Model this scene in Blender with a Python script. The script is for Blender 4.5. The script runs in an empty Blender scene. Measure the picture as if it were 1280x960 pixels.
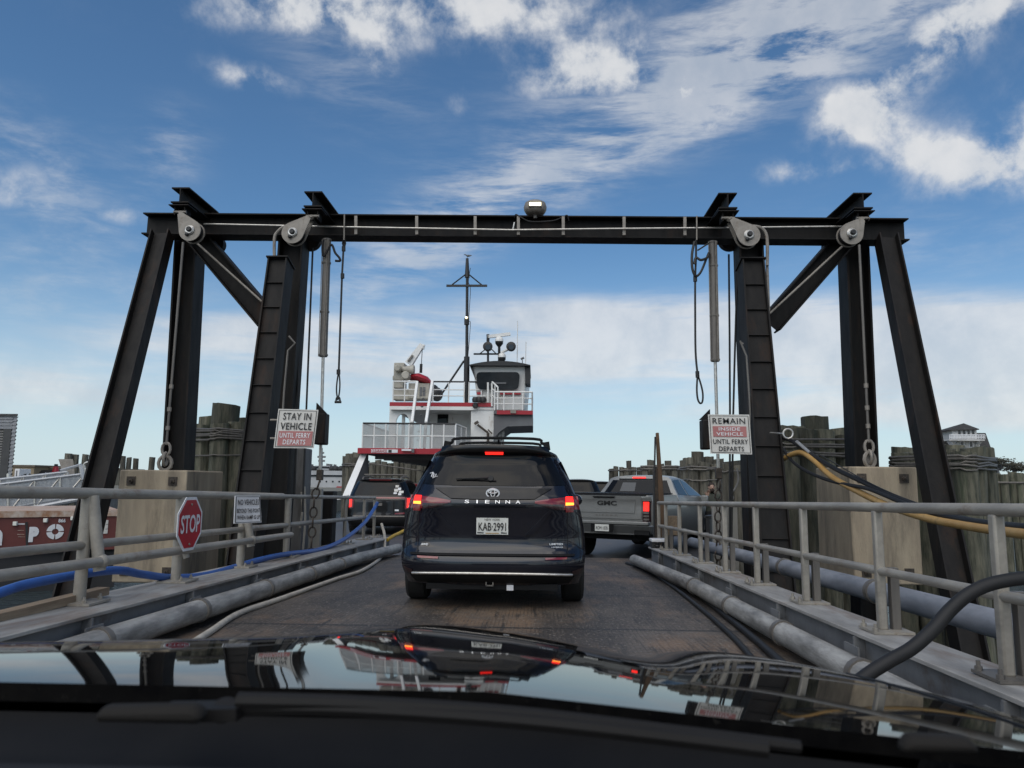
import bpy, bmesh, math, random
from mathutils import Vector, Matrix
from math import radians as R, sin, cos, tan, pi, atan2, sqrt
random.seed(7)
scene = bpy.context.scene
col = scene.collection

# ------------------------------------------------------------------ camera
H, FOC = 1.12, 930.0                      # eye height over the ramp, focal length in px of a 1280 px frame
YAW, PITCH, ROLL = R(1.91), R(7.56), R(0.6)
CAM = Vector((0, 0, H))
fwd = Vector((-sin(YAW)*cos(PITCH), cos(YAW)*cos(PITCH), sin(PITCH)))
rgt0 = Vector((cos(YAW), sin(YAW), 0)); up0 = rgt0.cross(fwd)
rgt = rgt0*cos(ROLL) + up0*sin(ROLL); upv = up0*cos(ROLL) - rgt0*sin(ROLL)
cam_data = bpy.data.cameras.new('camera'); cam = bpy.data.objects.new('camera', cam_data); col.objects.link(cam)
cam.matrix_world = Matrix(((rgt.x, upv.x, -fwd.x, CAM.x), (rgt.y, upv.y, -fwd.y, CAM.y), (rgt.z, upv.z, -fwd.z, CAM.z), (0, 0, 0, 1)))
cam_data.sensor_width = 36; cam_data.lens = FOC/1280*36
cam_data.clip_start = 0.05; cam_data.clip_end = 9000
cam_data.dof.use_dof = True; cam_data.dof.focus_distance = 9.0; cam_data.dof.aperture_fstop = 6.5
scene.camera = cam

def ray(px, py): return (fwd*FOC + rgt*(px-640) + upv*(480-py)).normalized()
def P(px, py, Y):                          # surveyed point: on the vertical plane y = Y
    d = ray(px, py); return CAM + d*(Y/d.y)
def Q(px, py, X):                          # on the vertical plane x = X
    d = ray(px, py); return CAM + d*(X/d.x)
SL = -0.0229
def dk(y): return SL*y                     # the ramp falls gently towards the boat
def G(px, py, h=0.0):                      # on the ramp deck plus h
    d = ray(px, py); t = (h - H)/(d.z - SL*d.y); return CAM + d*t

# ------------------------------------------------------------------ world, sun, exposure
SUN_EL, SUN_AZ = R(50), R(200)             # azimuth clockwise from +Y: high, behind the camera
world = bpy.data.worlds.new('World'); scene.world = world; world.use_nodes = True
nt = world.node_tree; nt.nodes.clear(); L = nt.links
def N(t, **k):
    n = nt.nodes.new(t)
    for a, b in k.items(): setattr(n, a, b)
    return n
def mth(op, a, b=None, c=None, clamp=False):
    n = N('ShaderNodeMath', operation=op, use_clamp=clamp)
    for i, v in enumerate((a, b, c)):
        if v is None: continue
        if isinstance(v, (int, float)): n.inputs[i].default_value = v
        else: L.new(v, n.inputs[i])
    return n.outputs[0]
out = N('ShaderNodeOutputWorld'); bg = N('ShaderNodeBackground')
sky = N('ShaderNodeTexSky', sky_type='NISHITA', sun_disc=False, sun_elevation=SUN_EL, sun_rotation=SUN_AZ, altitude=0, air_density=1.0, dust_density=0.6, ozone_density=2.2)
tc = N('ShaderNodeTexCoord'); D = tc.outputs['Generated']
def vdot(v):
    n = N('ShaderNodeVectorMath', operation='DOT_PRODUCT'); L.new(D, n.inputs[0]); n.inputs[1].default_value = v; return n.outputs['Value']
def blob(px, py, ra, rb, ang, k):          # an elongated patch of cloud at a direction of the sky
    c = ray(px, py); ca, sa = cos(R(ang)), sin(R(ang))
    a = (rgt*ca + upv*sa); a = (a - c*a.dot(c)).normalized(); b = c.cross(a).normalized()
    x = mth('MULTIPLY', vdot(a), FOC/ra); y = mth('MULTIPLY', vdot(b), FOC/rb)
    s = mth('ADD', mth('MULTIPLY', x, x), mth('MULTIPLY', y, y))
    front = mth('GREATER_THAN', vdot(c), 0)
    return mth('MULTIPLY', mth('MULTIPLY', mth('EXPONENT', mth('MULTIPLY', s, -1)), k), front)
def noise(scale, detail, rough, rot=(0,0,0), stretch=(1,1,1), dist=0.0):
    mp = N('ShaderNodeMapping'); L.new(D, mp.inputs[0]); mp.inputs['Rotation'].default_value = rot; mp.inputs['Scale'].default_value = stretch
    n = N('ShaderNodeTexNoise'); L.new(mp.outputs[0], n.inputs['Vector']); n.inputs['Scale'].default_value = scale
    n.inputs['Detail'].default_value = detail; n.inputs['Roughness'].default_value = rough; n.inputs['Distortion'].default_value = dist
    return n.outputs[0]
def total(l):
    s = l[0]
    for x in l[1:]: s = mth('ADD', s, x)
    return s
CUM = [(600,12,150,34,-4,.95),(350,8,100,24,0,.7),(440,30,70,26,-15,.6),(720,88,72,28,8,1.0),(845,98,78,30,-4,1.1),(1150,75,120,27,38,1.1),(1215,15,60,24,30,.7),
       (1085,150,58,24,-20,1.05),(1240,208,62,24,12,1.15),(1165,192,44,14,6,.8),(316,98,46,15,-12,.75),(578,130,22,18,0,.42),(470,85,30,26,0,.5),(985,215,40,14,0,.5),(900,155,60,16,25,.5),
       (125,265,60,11,-8,.55),(20,235,50,26,0,.45),(1060,210,40,9,0,.5),(60,440,70,9,-6,.45),(1400,120,120,60,20,.9),(60,-200,240,70,0,.7),(900,-200,400,90,10,1)]
CIR = [(720,200,340,46,26,.72),(900,60,300,80,24,.5),(560,300,150,36,32,.6),(215,180,40,46,-40,.4),(110,390,180,70,-20,.35),(40,210,130,60,-30,.4),(420,70,110,60,-40,.4),(1150,300,200,60,0,.28),(1010,30,150,60,25,.6)]
LOW = [(310,412,170,20,-2,1.05),(640,410,300,38,2,.95),(620,460,360,36,0,.75),(1120,430,300,46,-2,.95),(1000,405,220,34,0,.75),(1150,505,300,30,0,.7),(150,500,300,26,2,.38),(1050,520,330,20,0,.35),(-200,470,300,40,0,.6),(1600,430,300,50,0,.7)]
n1 = noise(13.0, 10, .6, dist=.12); n2 = noise(4.6, 9, .64, rot=(0,R(32),R(10)), stretch=(1.3,4,8), dist=.25); n3 = noise(2.6, 7, .6, stretch=(1.2,1.2,9), dist=.2)
n4 = noise(2.4, 7, .6, dist=.3)
def ss(x, a, b):
    n = N('ShaderNodeMapRange', interpolation_type='SMOOTHSTEP'); L.new(x, n.inputs[0]); n.inputs[1].default_value = a; n.inputs[2].default_value = b; return n.outputs[0]
m1 = mth('MULTIPLY', ss(mth('MULTIPLY', total([blob(*b) for b in CUM]), mth('MULTIPLY_ADD', n1, 4.4, -1.5)), .05, 1.05), .88)
m2 = mth('MULTIPLY', ss(mth('MULTIPLY', total([blob(*b) for b in CIR]), mth('MULTIPLY_ADD', n2, 4.2, -1.45)), .0, 1.0), .60)
m3 = mth('MULTIPLY', ss(mth('MULTIPLY', total([blob(*b) for b in LOW]), mth('MULTIPLY_ADD', n3, 2.4, -.45)), .1, .9), .74)
elev = vdot((0,0,1))
back = mth('MULTIPLY', ss(mth('MULTIPLY', ss(mth('MULTIPLY', vdot((0,1,0)), -1), -.3, .05), n4), .46, .64), .92)   # broken cloud over the unseen rest of the sky, spread to neutralise ambient light
mask = mth('MAXIMUM', mth('MAXIMUM', m1, m2), mth('MAXIMUM', m3, 0))
behind = ss(mth('MULTIPLY', vdot((0,1,0)), -1), -.2, .2)
mask = mth('MAXIMUM', mask, mth('MULTIPLY', back, behind), clamp=True)
tint = N('ShaderNodeMix', data_type='RGBA', blend_type='MULTIPLY'); tint.inputs[0].default_value = 1
L.new(sky.outputs[0], tint.inputs[6]); tint.inputs[7].default_value = (0.70, 0.98, 1.13, 1)
# pale band of distant cloud and moist air over the horizon
hz = ss(elev, .40, -.03); hzf = mth('MULTIPLY', mth('MULTIPLY', hz, hz), .86)
mixh = N('ShaderNodeMix', data_type='RGBA'); L.new(hzf, mixh.inputs[0]); L.new(tint.outputs[2], mixh.inputs[6]); mixh.inputs[7].default_value = (6.7, 7.9, 8.45, 1)
mixc = N('ShaderNodeMix', data_type='RGBA'); L.new(mask, mixc.inputs[0]); L.new(mixh.outputs[2], mixc.inputs[6])
ccol = N('ShaderNodeMix', data_type='RGBA'); L.new(ss(n1,.3,.7), ccol.inputs[0]); ccol.inputs[6].default_value = (5.8, 6.2, 6.7, 1); ccol.inputs[7].default_value = (8.0, 8.0, 8.0, 1)
lit = N('ShaderNodeMix', data_type='RGBA'); L.new(behind, lit.inputs[0]); L.new(ccol.outputs[2], lit.inputs[6]); lit.inputs[7].default_value = (13.5, 12.9, 12.0, 1)   # unseen clouds behind the viewer, brightened to make up for the weaker sun lamp
L.new(lit.outputs[2], mixc.inputs[7]); L.new(mixc.outputs[2], bg.inputs[0]); bg.inputs[1].default_value = 0.10
L.new(bg.outputs[0], out.inputs[0])
sd = bpy.data.lights.new('sun', 'SUN'); sd.energy = 1.9; sd.angle = R(75); sd.color = (1, .95, .88)
sun = bpy.data.objects.new('sun', sd); col.objects.link(sun)
sdir = Vector((sin(SUN_AZ)*cos(SUN_EL), cos(SUN_AZ)*cos(SUN_EL), sin(SUN_EL)))
sun.rotation_euler = sdir.to_track_quat('Z', 'Y').to_euler()
scene.view_settings.view_transform = 'Standard'; scene.view_settings.look = 'None'
scene.view_settings.exposure = 0.0; scene.view_settings.gamma = 1; scene.view_settings.use_curve_mapping = False

# ------------------------------------------------------------------ helpers
WL = {}
def V(*a): return Vector(a)
def spline(pts, n=6):
    pts = [Vector(p) for p in pts]; o = []
    for i in range(len(pts)-1):
        a, b, c, d = pts[max(i-1,0)], pts[i], pts[i+1], pts[min(i+2,len(pts)-1)]
        for k in range(n):
            t = k/n; o.append(.5*((2*b)+(c-a)*t+(2*a-5*b+4*c-d)*t*t+(3*b-a-3*c+d)*t**3))
    o.append(pts[-1]); return o
def interp(tab, x):
    if x <= tab[0][0]: return tab[0][1]
    for (a, b), (c, d) in zip(tab, tab[1:]):
        if x <= c: return b+(d-b)*(x-a)/(c-a)
    return tab[-1][1]
def sinterp(tab, x):                        # smooth (Catmull-Rom) table lookup
    n = len(tab)
    if x <= tab[0][0]: return tab[0][1]
    if x >= tab[-1][0]: return tab[-1][1]
    for i in range(n-1):
        if x <= tab[i+1][0]: break
    x0, y0 = tab[i]; x1, y1 = tab[i+1]; h = x1-x0; t = (x-x0)/h
    m0 = (y1-tab[i-1][1])/(x1-tab[i-1][0]) if i > 0 else (y1-y0)/h
    m1_ = (tab[i+2][1]-y0)/(tab[i+2][0]-x0) if i+2 < n else (y1-y0)/h
    return (2*t**3-3*t*t+1)*y0+(t**3-2*t*t+t)*h*m0+(-2*t**3+3*t*t)*y1+(t**3-t*t)*h*m1_
class MB:
    def __init__(s): s.v = []; s.f = []
    def add(s, vs, fs):
        o = len(s.v); s.v += [Vector(x) for x in vs]; s.f += [tuple(i+o for i in f) for f in fs]; return s
    def hexa(s, p):                          # 8 corners: bottom 4 (ccw), top 4
        return s.add(p, [(3,2,1,0),(4,5,6,7),(0,1,5,4),(1,2,6,5),(2,3,7,6),(3,0,4,7)])
    def box(s, c, d, rz=0):
        c = Vector(c); x, y, z = d[0]/2, d[1]/2, d[2]/2; m = Matrix.Rotation(rz, 3, 'Z')
        return s.hexa([c+m@V(a,b,e) for e in (-z,z) for a,b in ((-x,-y),(x,-y),(x,y),(-x,y))])
    def bx(s, x0, x1, y0, y1, z0, z1): return s.box(((x0+x1)/2,(y0+y1)/2,(z0+z1)/2), (x1-x0,y1-y0,z1-z0))
    def bar(s, p0, p1, w, h, side=(1,0,0), w1=None, h1=None):   # box along p0-p1, w along side, h across
        p0, p1 = Vector(p0), Vector(p1); d = (p1-p0).normalized(); a = Vector(side); a = (a-d*a.dot(d)).normalized(); b = d.cross(a)
        w1 = w if w1 is None else w1; h1 = h if h1 is None else h1
        q = lambda p, w, h: [p-a*w/2-b*h/2, p+a*w/2-b*h/2, p+a*w/2+b*h/2, p-a*w/2+b*h/2]
        return s.hexa(q(p0,w,h)+q(p1,w1,h1))
    def ibeam(s, p0, p1, side, w, h, tf=.02, tw=.014):          # flanges w wide along side, h apart along the third axis
        p0, p1 = Vector(p0), Vector(p1); d = (p1-p0).normalized(); a = Vector(side); a = (a-d*a.dot(d)).normalized(); b = d.cross(a)
        o = b*(h-tf)/2
        s.bar(p0+o, p1+o, w, tf, a); s.bar(p0-o, p1-o, w, tf, a)
        return s.bar(p0, p1, tw, h-2*tf-.001, a)
    def tube(s, pts, r, n=10, r1=None, closed=False):
        pts = [Vector(p) for p in pts]; m = len(pts); vs = []; fs = []
        t0 = (pts[1]-pts[0]).normalized(); a = t0.orthogonal().normalized()
        for i, p in enumerate(pts):
            if closed: t = (pts[(i+1) % m]-pts[i-1])
            else: t = pts[min(i+1,m-1)]-pts[max(i-1,0)]
            t.normalize(); a = (a-t*a.dot(t)); a = a.normalized() if a.length > 1e-6 else t.orthogonal().normalized(); b = t.cross(a)
            rr = (r[i] if isinstance(r, (list,tuple)) else (r if r1 is None else r+(r1-r)*i/(m-1)))
            vs += [p+(a*cos(2*pi*k/n)+b*sin(2*pi*k/n))*rr for k in range(n)]
        for i in range(m if closed else m-1):
            j = (i+1) % m
            fs += [(i*n+k, i*n+(k+1)%n, j*n+(k+1)%n, j*n+k) for k in range(n)]
        if not closed: fs += [tuple(reversed(range(n))), tuple(range((m-1)*n, m*n))]
        return s.add(vs, fs)
    def prism(s, poly, vec):
        poly = [Vector(p) for p in poly]; n = len(poly); vec = Vector(vec)
        return s.add(poly+[p+vec for p in poly], [tuple(reversed(range(n))), tuple(range(n,2*n))]+[(i,(i+1)%n,n+(i+1)%n,n+i) for i in range(n)])
    def lathe(s, prof, base, axis=(0,0,1), n=16):
        ax = Vector(axis).normalized(); a = ax.orthogonal().normalized(); b = ax.cross(a); base = Vector(base); vs = []; fs = []
        for r, h in prof: vs += [base+ax*h+(a*cos(2*pi*k/n)+b*sin(2*pi*k/n))*max(r,1e-4) for k in range(n)]
        for i in range(len(prof)-1): fs += [(i*n+k, i*n+(k+1)%n, (i+1)*n+(k+1)%n, (i+1)*n+k) for k in range(n)]
        fs += [tuple(reversed(range(n))), tuple(range((len(prof)-1)*n, len(prof)*n))]
        return s.add(vs, fs)
    def ball(s, c, r, n=12, m=8):
        r = (r,r,r) if isinstance(r, (int,float)) else r; c = Vector(c)
        vs = [c+V(r[0]*sin(pi*i/m)*cos(2*pi*k/n), r[1]*sin(pi*i/m)*sin(2*pi*k/n), -r[2]*cos(pi*i/m)) for i in range(m+1) for k in range(n)]
        return s.add(vs, [(i*n+k, i*n+(k+1)%n, (i+1)*n+(k+1)%n, (i+1)*n+k) for i in range(m) for k in range(n)])
    def grid(s, fn, us, vs_, flip=False):
        nu, nv = len(us), len(vs_); pts = [fn(u, v) for v in vs_ for u in us]
        fs = [(j*nu+i, j*nu+i+1, (j+1)*nu+i+1, (j+1)*nu+i) for j in range(nv-1) for i in range(nu-1)]
        if flip: fs = [tuple(reversed(f)) for f in fs]
        return s.add(pts, fs)
    def build(s, name, mat, parent=None, local=False, ang=38, bev=0, merge=False, smooth=True):
        me = bpy.data.meshes.new(name); o = bpy.data.objects.new(name, me); col.objects.link(o)
        off = Vector((0,0,0))
        if parent is not None:
            o.parent = parent; off = WL.get(parent.name, Vector((0,0,0)))
        if local or not s.v: loc = off.copy(); off = Vector((0,0,0)); o.location = (0,0,0)
        else:
            xs = [v.x for v in s.v]; ys = [v.y for v in s.v]; zs = [v.z for v in s.v]
            loc = V((min(xs)+max(xs))/2, (min(ys)+max(ys))/2, min(zs)); o.location = loc-off; off = loc
        WL[o.name] = loc
        me.from_pydata([tuple(v-off) for v in s.v], [], s.f); me.update()
        if merge:
            b = bmesh.new(); b.from_mesh(me); bmesh.ops.remove_doubles(b, verts=b.verts, dist=1e-4); bmesh.ops.recalc_face_normals(b, faces=b.faces); b.to_mesh(me); b.free()
        if smooth:
            me.shade_smooth(); me.set_sharp_from_angle(angle=R(ang))
        if mat is not None: me.materials.append(mat)
        if bev:
            md = o.modifiers.new('bevel', 'BEVEL'); md.width = bev; md.segments = 2; md.limit_method = 'ANGLE'; md.angle_limit = R(40)
        return o
def tag(o, label=None, cat=None, group=None, kind=None):
    if label: o['label'] = label
    if cat: o['category'] = cat
    if group: o['group'] = group
    if kind: o['kind'] = kind
    return o
def thing(name, label, cat, loc=(0,0,0), rz=0, group=None, rx=0):
    o = bpy.data.objects.new(name, None); col.objects.link(o); o.empty_display_size = .2
    o.location = loc; o.rotation_euler = (rx, 0, rz); WL[o.name] = Vector(loc) if not rz and not rx else Vector((0,0,0))
    return tag(o, label, cat, group)
def kids(o): return [c for c in bpy.data.objects if c.parent is o]
def copy_tree(o, parent=None):
    c = o.copy(); col.objects.link(c)
    if parent is not None: c.parent = parent
    for ch in kids(o): copy_tree(ch, c)
    return c
def text(name, body, mat, M, parent=None, local=False, width=None, height=1.0, bold=.0, depth=.004, spacing=1.0, align='CENTER', shear=0):
    cu = bpy.data.curves.new(name, 'FONT'); cu.body = body; cu.align_x = align; cu.align_y = 'CENTER'; cu.size = 1; cu.offset = bold; cu.space_character = spacing; cu.shear = shear
    cu.resolution_u = 3
    t = bpy.data.objects.new(name, cu); col.objects.link(t)
    dg = bpy.context.evaluated_depsgraph_get(); me = bpy.data.meshes.new_from_object(t.evaluated_get(dg)); bpy.data.objects.remove(t)
    xs = [v.co.x for v in me.vertices]; ys = [v.co.y for v in me.vertices]
    cx, cy = (min(xs)+max(xs))/2, (min(ys)+max(ys))/2; sx = (width/(max(xs)-min(xs))) if width else height; sy = height/(max(ys)-min(ys))
    m = MB(); vs = [M @ V((v.co.x-cx)*sx, (v.co.y-cy)*sy, 0) for v in me.vertices]; nz = (M.to_3x3() @ V(0,0,1)).normalized()*depth
    n = len(vs); fs = [tuple(p.vertices) for p in me.polygons]
    m.add([v+nz for v in vs], fs); bpy.data.meshes.remove(me)
    return m.build(name, mat, parent, local, smooth=False)
def frame_m(o, x, y):                       # matrix with columns x, y, x cross y and origin o
    x, y = Vector(x), Vector(y); z = x.cross(y).normalized()
    return Matrix(((x.x,y.x,z.x,o[0]),(x.y,y.y,z.y,o[1]),(x.z,y.z,z.z,o[2]),(0,0,0,1)))

# ------------------------------------------------------------------ materials
MATS = {}
def pm(name, c, rough=.6, metal=0., c2=None, scale=3., stretch=(1,1,1), var=.35, bump=0., bscale=40., detail=6, coat=0., spec=.5, lo=.35, hi=.7, c3=None, s3=1.2, a3=.5, rvar=.12, bstretch=None):
    m = bpy.data.materials.new(name); m.use_nodes = True; t = m.node_tree; n = t.nodes; l = t.links
    b = n['Principled BSDF']; b.inputs['Roughness'].default_value = rough; b.inputs['Metallic'].default_value = metal
    b.inputs['Coat Weight'].default_value = coat; b.inputs['Coat Roughness'].default_value = .03; b.inputs['Specular IOR Level'].default_value = spec
    if c2 is None: c2 = tuple(x*(1-var) for x in c)
    tcn = n.new('ShaderNodeTexCoord'); mp = n.new('ShaderNodeMapping'); mp.inputs['Scale'].default_value = stretch; l.new(tcn.outputs['Object'], mp.inputs[0])
    no = n.new('ShaderNodeTexNoise'); no.inputs['Scale'].default_value = scale; no.inputs['Detail'].default_value = detail; no.inputs['Roughness'].default_value = .62; l.new(mp.outputs[0], no.inputs['Vector'])
    r = n.new('ShaderNodeValToRGB'); r.color_ramp.elements[0].position = lo; r.color_ramp.elements[1].position = hi
    r.color_ramp.elements[0].color = (*c2,1); r.color_ramp.elements[1].color = (*c,1); l.new(no.outputs[0], r.inputs[0]); src = r.outputs[0]
    if c3 is not None:
        n3_ = n.new('ShaderNodeTexNoise'); n3_.inputs['Scale'].default_value = s3; n3_.inputs['Detail'].default_value = 8; n3_.inputs['Roughness'].default_value = .7; l.new(mp.outputs[0], n3_.inputs['Vector'])
        r3 = n.new('ShaderNodeMapRange'); r3.inputs[1].default_value = .62-.18*a3; r3.inputs[2].default_value = .72; l.new(n3_.outputs[0], r3.inputs[0])
        mx = n.new('ShaderNodeMix'); mx.data_type = 'RGBA'; l.new(r3.outputs[0], mx.inputs[0]); l.new(src, mx.inputs[6]); mx.inputs[7].default_value = (*c3,1); src = mx.outputs[2]
    l.new(src, b.inputs['Base Color'])
    rr = n.new('ShaderNodeMapRange'); rr.inputs[3].default_value = max(0,rough-rvar); rr.inputs[4].default_value = min(1,rough+rvar); l.new(no.outputs[0], rr.inputs[0])
    if rvar: l.new(rr.outputs[0], b.inputs['Roughness'])
    if bump:
        nb = n.new('ShaderNodeTexNoise'); nb.inputs['Scale'].default_value = bscale; nb.inputs['Detail'].default_value = 5
        if bstretch: 
            m2_ = n.new('ShaderNodeMapping'); m2_.inputs['Scale'].default_value = bstretch; l.new(tcn.outputs['Object'], m2_.inputs[0]); l.new(m2_.outputs[0], nb.inputs['Vector'])
        else: l.new(mp.outputs[0], nb.inputs['Vector'])
        bu = n.new('ShaderNodeBump'); bu.inputs['Strength'].default_value = bump; bu.inputs['Distance'].default_value = .02; l.new(nb.outputs[0], bu.inputs['Height']); l.new(bu.outputs[0], b.inputs['Normal'])
    MATS[name] = m; return m
def vary(m, lo, hi):                        # every pile has weathered differently
    t = m.node_tree; n = t.nodes; l = t.links; b = n['Principled BSDF']; src = b.inputs['Base Color'].links[0].from_socket
    oi = n.new('ShaderNodeObjectInfo'); mr = n.new('ShaderNodeMapRange'); mr.inputs[3].default_value = lo; mr.inputs[4].default_value = hi; l.new(oi.outputs['Random'], mr.inputs[0])
    hs_ = n.new('ShaderNodeHueSaturation'); l.new(mr.outputs[0], hs_.inputs['Value']); l.new(src, hs_.inputs['Color']); l.new(hs_.outputs[0], b.inputs['Base Color']); return m
def emit(name, c, e, base=(.5,.05,.03)):
    m = bpy.data.materials.new(name); m.use_nodes = True; b = m.node_tree.nodes['Principled BSDF']
    b.inputs['Base Color'].default_value = (*base,1); b.inputs['Emission Color'].default_value = (*c,1); b.inputs['Emission Strength'].default_value = e; b.inputs['Roughness'].default_value = .2
    return m
BLACK = pm('black_steel_paint', (.0075,.007,.007), .62, c2=(.012,.0105,.0095), scale=5, bump=.08, bscale=30, c3=(.03,.017,.011), s3=1.8, a3=.45, spec=.2, stretch=(2,2,.4))
GALV = pm('galvanised_pipe', (.36,.33,.28), .5, .15, c2=(.24,.22,.19), scale=6, stretch=(1,.5,1), bump=.15, bscale=50, c3=(.17,.115,.075), s3=4, a3=.3)
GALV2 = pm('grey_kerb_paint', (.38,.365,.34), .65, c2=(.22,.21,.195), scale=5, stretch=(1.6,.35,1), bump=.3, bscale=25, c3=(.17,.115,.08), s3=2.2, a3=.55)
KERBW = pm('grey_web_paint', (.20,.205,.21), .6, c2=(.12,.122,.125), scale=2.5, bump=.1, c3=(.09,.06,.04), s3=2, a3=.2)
PIPEW = pm('pale_deck_pipe', (.40,.39,.365), .55, c2=(.16,.155,.145), scale=3.0, stretch=(3,.7,3), c3=(.085,.08,.075), s3=2.2, a3=.75, bump=.2, bscale=30)
PIPEB = pm('blue_grey_conduit', (.27,.28,.31), .55, c2=(.15,.16,.18), scale=4, stretch=(2,.7,2), c3=(.09,.09,.1), s3=3, a3=.2)
CONC = pm('concrete', (.42,.345,.245), .9, c2=(.25,.205,.15), scale=2.8, stretch=(1.6,1.6,.3), bump=.35, bscale=60, c3=(.12,.10,.075), s3=1.9, a3=.7)
WOOD = pm('weathered_pile', (.20,.185,.135), .9, c2=(.045,.05,.034), scale=4.2, stretch=(3,3,.4), bump=1.0, bscale=14, bstretch=(5,5,.5), c3=(.07,.095,.05), s3=1.4, a3=.6)
WOODF = pm('weathered_pile_grey', (.175,.16,.125), .9, c2=(.05,.047,.036), scale=4, stretch=(3,3,.4), bump=1.0, bscale=14, bstretch=(5,5,.5))
PLANK = pm('new_timber', (.33,.25,.17), .8, c2=(.2,.14,.09), scale=4, stretch=(8,.6,8), bump=.3)
RUSTWOOD = pm('rusty_timber', (.17,.10,.055), .8, c2=(.08,.05,.03), scale=4, stretch=(3,3,.7), bump=.4)
SHEAVE = pm('sheave_plate', (.30,.27,.235), .55, .15, c2=(.19,.17,.145), scale=8, c3=(.13,.09,.06), s3=6, a3=.4)
BRIGHT = pm('bright_metal', (.62,.60,.56), .35, .7, c2=(.4,.38,.35), scale=20)
CYL = pm('cylinder_grey', (.17,.155,.135), .5, .2, c2=(.11,.1,.09), scale=5, stretch=(3,3,.5))
CABLE = pm('wire_rope', (.022,.022,.022), .6, scale=30, rvar=0)
CHAINM = pm('rusty_chain', (.11,.085,.065), .65, .3, c2=(.04,.033,.028), scale=14)
RUBBER = pm('black_rubber', (.016,.016,.017), .6, scale=8, spec=.35)
TYRE = pm('tyre_rubber', (.018,.018,.018), .85, scale=12, bump=.2, bscale=60)
CARBLK = pm('plastic_black', (.008,.008,.0085), .6, scale=6, spec=.2)
BLUEH = pm('blue_hose', (.035,.12,.42), .45, c2=(.025,.085,.3), scale=6)
YELLOWH = pm('tan_hose', (.42,.27,.10), .5, c2=(.36,.20,.055), scale=5, c3=(.1,.06,.03), s3=5, a3=.15)
YELLOWB = pm('yellow_hose', (.62,.40,.04), .5, scale=6)
WHITEH = pm('canvas_hose', (.50,.46,.39), .8, c2=(.36,.33,.28), scale=8, bump=.2)
SIGNW = pm('sign_white', (.62,.60,.56), .5, c2=(.52,.50,.46), scale=5, c3=(.42,.38,.33), s3=4, a3=.1)
SIGNW2 = pm('sign_bright_white', (.74,.74,.75), .45, c2=(.62,.62,.63), scale=6)
SIGNR = pm('sign_faded_red', (.42,.17,.16), .55, c2=(.35,.13,.125), scale=5)
STOPR = pm('stop_red', (.50,.014,.028), .42, c2=(.34,.01,.02), scale=4)
INK = pm('sign_black_ink', (.014,.013,.013), .5, rvar=0)
DKFRAME = pm('sign_dark_frame', (.05,.05,.05), .5)
FWHITE = pm('ferry_white', (.78,.78,.76), .45, c2=(.66,.65,.62), scale=.9, stretch=(1,1,.3), c3=(.38,.31,.24), s3=2.2, a3=.03)
FRED = pm('ferry_red', (.33,.008,.018), .45, c2=(.32,.012,.022), scale=1.5)
FGREY = pm('ferry_grey', (.15,.155,.16), .6, c2=(.1,.1,.105), scale=.8)
FDECK = pm('ferry_deck_steel', (.085,.085,.09), .55, c2=(.05,.05,.053), scale=1.2, bump=.1, c3=(.12,.09,.07), s3=1.3, a3=.15)
FBLACK = pm('ferry_black', (.014,.014,.015), .5, scale=3)
GLASS = pm('tinted_glass', (.006,.007,.008), .04, c2=(.005,.005,.006), rvar=0, spec=.2)
GLASSG = pm('wheelhouse_glass', (.03,.035,.04), .06, rvar=0, spec=.6)
VAN = pm('van_blue_black_paint', (.0055,.006,.011), .25, c2=(.005,.0055,.010), coat=.8, rvar=0, spec=.2)
SUVP = pm('suv_black_paint', (.005,.005,.0055), .3, coat=.4, rvar=0, spec=.2)
TRUCKP = pm('truck_grey_paint', (.23,.232,.222), .4, .3, c2=(.21,.212,.203), coat=.35, rvar=0, spec=.3)
REDP = pm('car_red_paint', (.25,.012,.015), .35, coat=1., rvar=0)
HOODP = pm('hood_black_paint', (.0025,.0025,.003), .03, rvar=.015, spec=.3, c2=(.006,.0058,.0055), scale=40, c3=(.02,.019,.017), s3=90, a3=.05)
CHROME = pm('chrome', (.80,.80,.80), .38, .55, rvar=.04, var=.05)
LENS = pm('dark_red_lens', (.2,.010,.013), .15, c2=(.14,.007,.009), scale=8, coat=.8, rvar=0)
SMOKE = pm('smoked_lens', (.03,.012,.014), .12, coat=.8, rvar=0)
BRAKE = emit('brake_lamp', (1,.018,.012), 2.2, (.45,.02,.015)); BRAKEO = emit('brake_lamp_core', (1,.32,.03), 3.2, (.6,.2,.03))
LAMP = emit('flood_lamp_tube', (1,.88,.5), 3.5, (.9,.85,.6)); NAVL = emit('mast_lamp', (1,.85,.5), 2.5, (.9,.8,.6))
PLATEW = pm('plate_white', (.66,.66,.62), .4, c2=(.6,.6,.55), scale=20)
ALU = pm('aluminium', (.50,.51,.52), .4, .5, c2=(.4,.41,.42), scale=6)
BARGE = pm('barge_oxide_red', (.145,.036,.03), .6, c2=(.10,.028,.023), scale=1.1, c3=(.20,.08,.04), s3=1.4, a3=.12, bump=.05)
BARGET = pm('barge_rusty_top', (.55,.49,.43), .8, c2=(.30,.15,.075), scale=3.4, stretch=(.5,2,1), c3=(.27,.11,.045), s3=1.3, a3=.45)
HULLD = pm('dark_hull', (.03,.03,.032), .7, c2=(.02,.02,.02), scale=2)
STEELP = pm('painted_steel_panel', (.34,.325,.29), .7, c2=(.25,.24,.215), scale=2.5, stretch=(1,1,.4), c3=(.16,.12,.09), s3=2, a3=.2)
GREYT = pm('grey_timber_guide', (.20,.195,.185), .85, c2=(.11,.105,.1), scale=4, stretch=(3,3,.4), bump=.4)
vary(WOOD, .55, 1.25); vary(WOODF, .6, 1.25)
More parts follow.
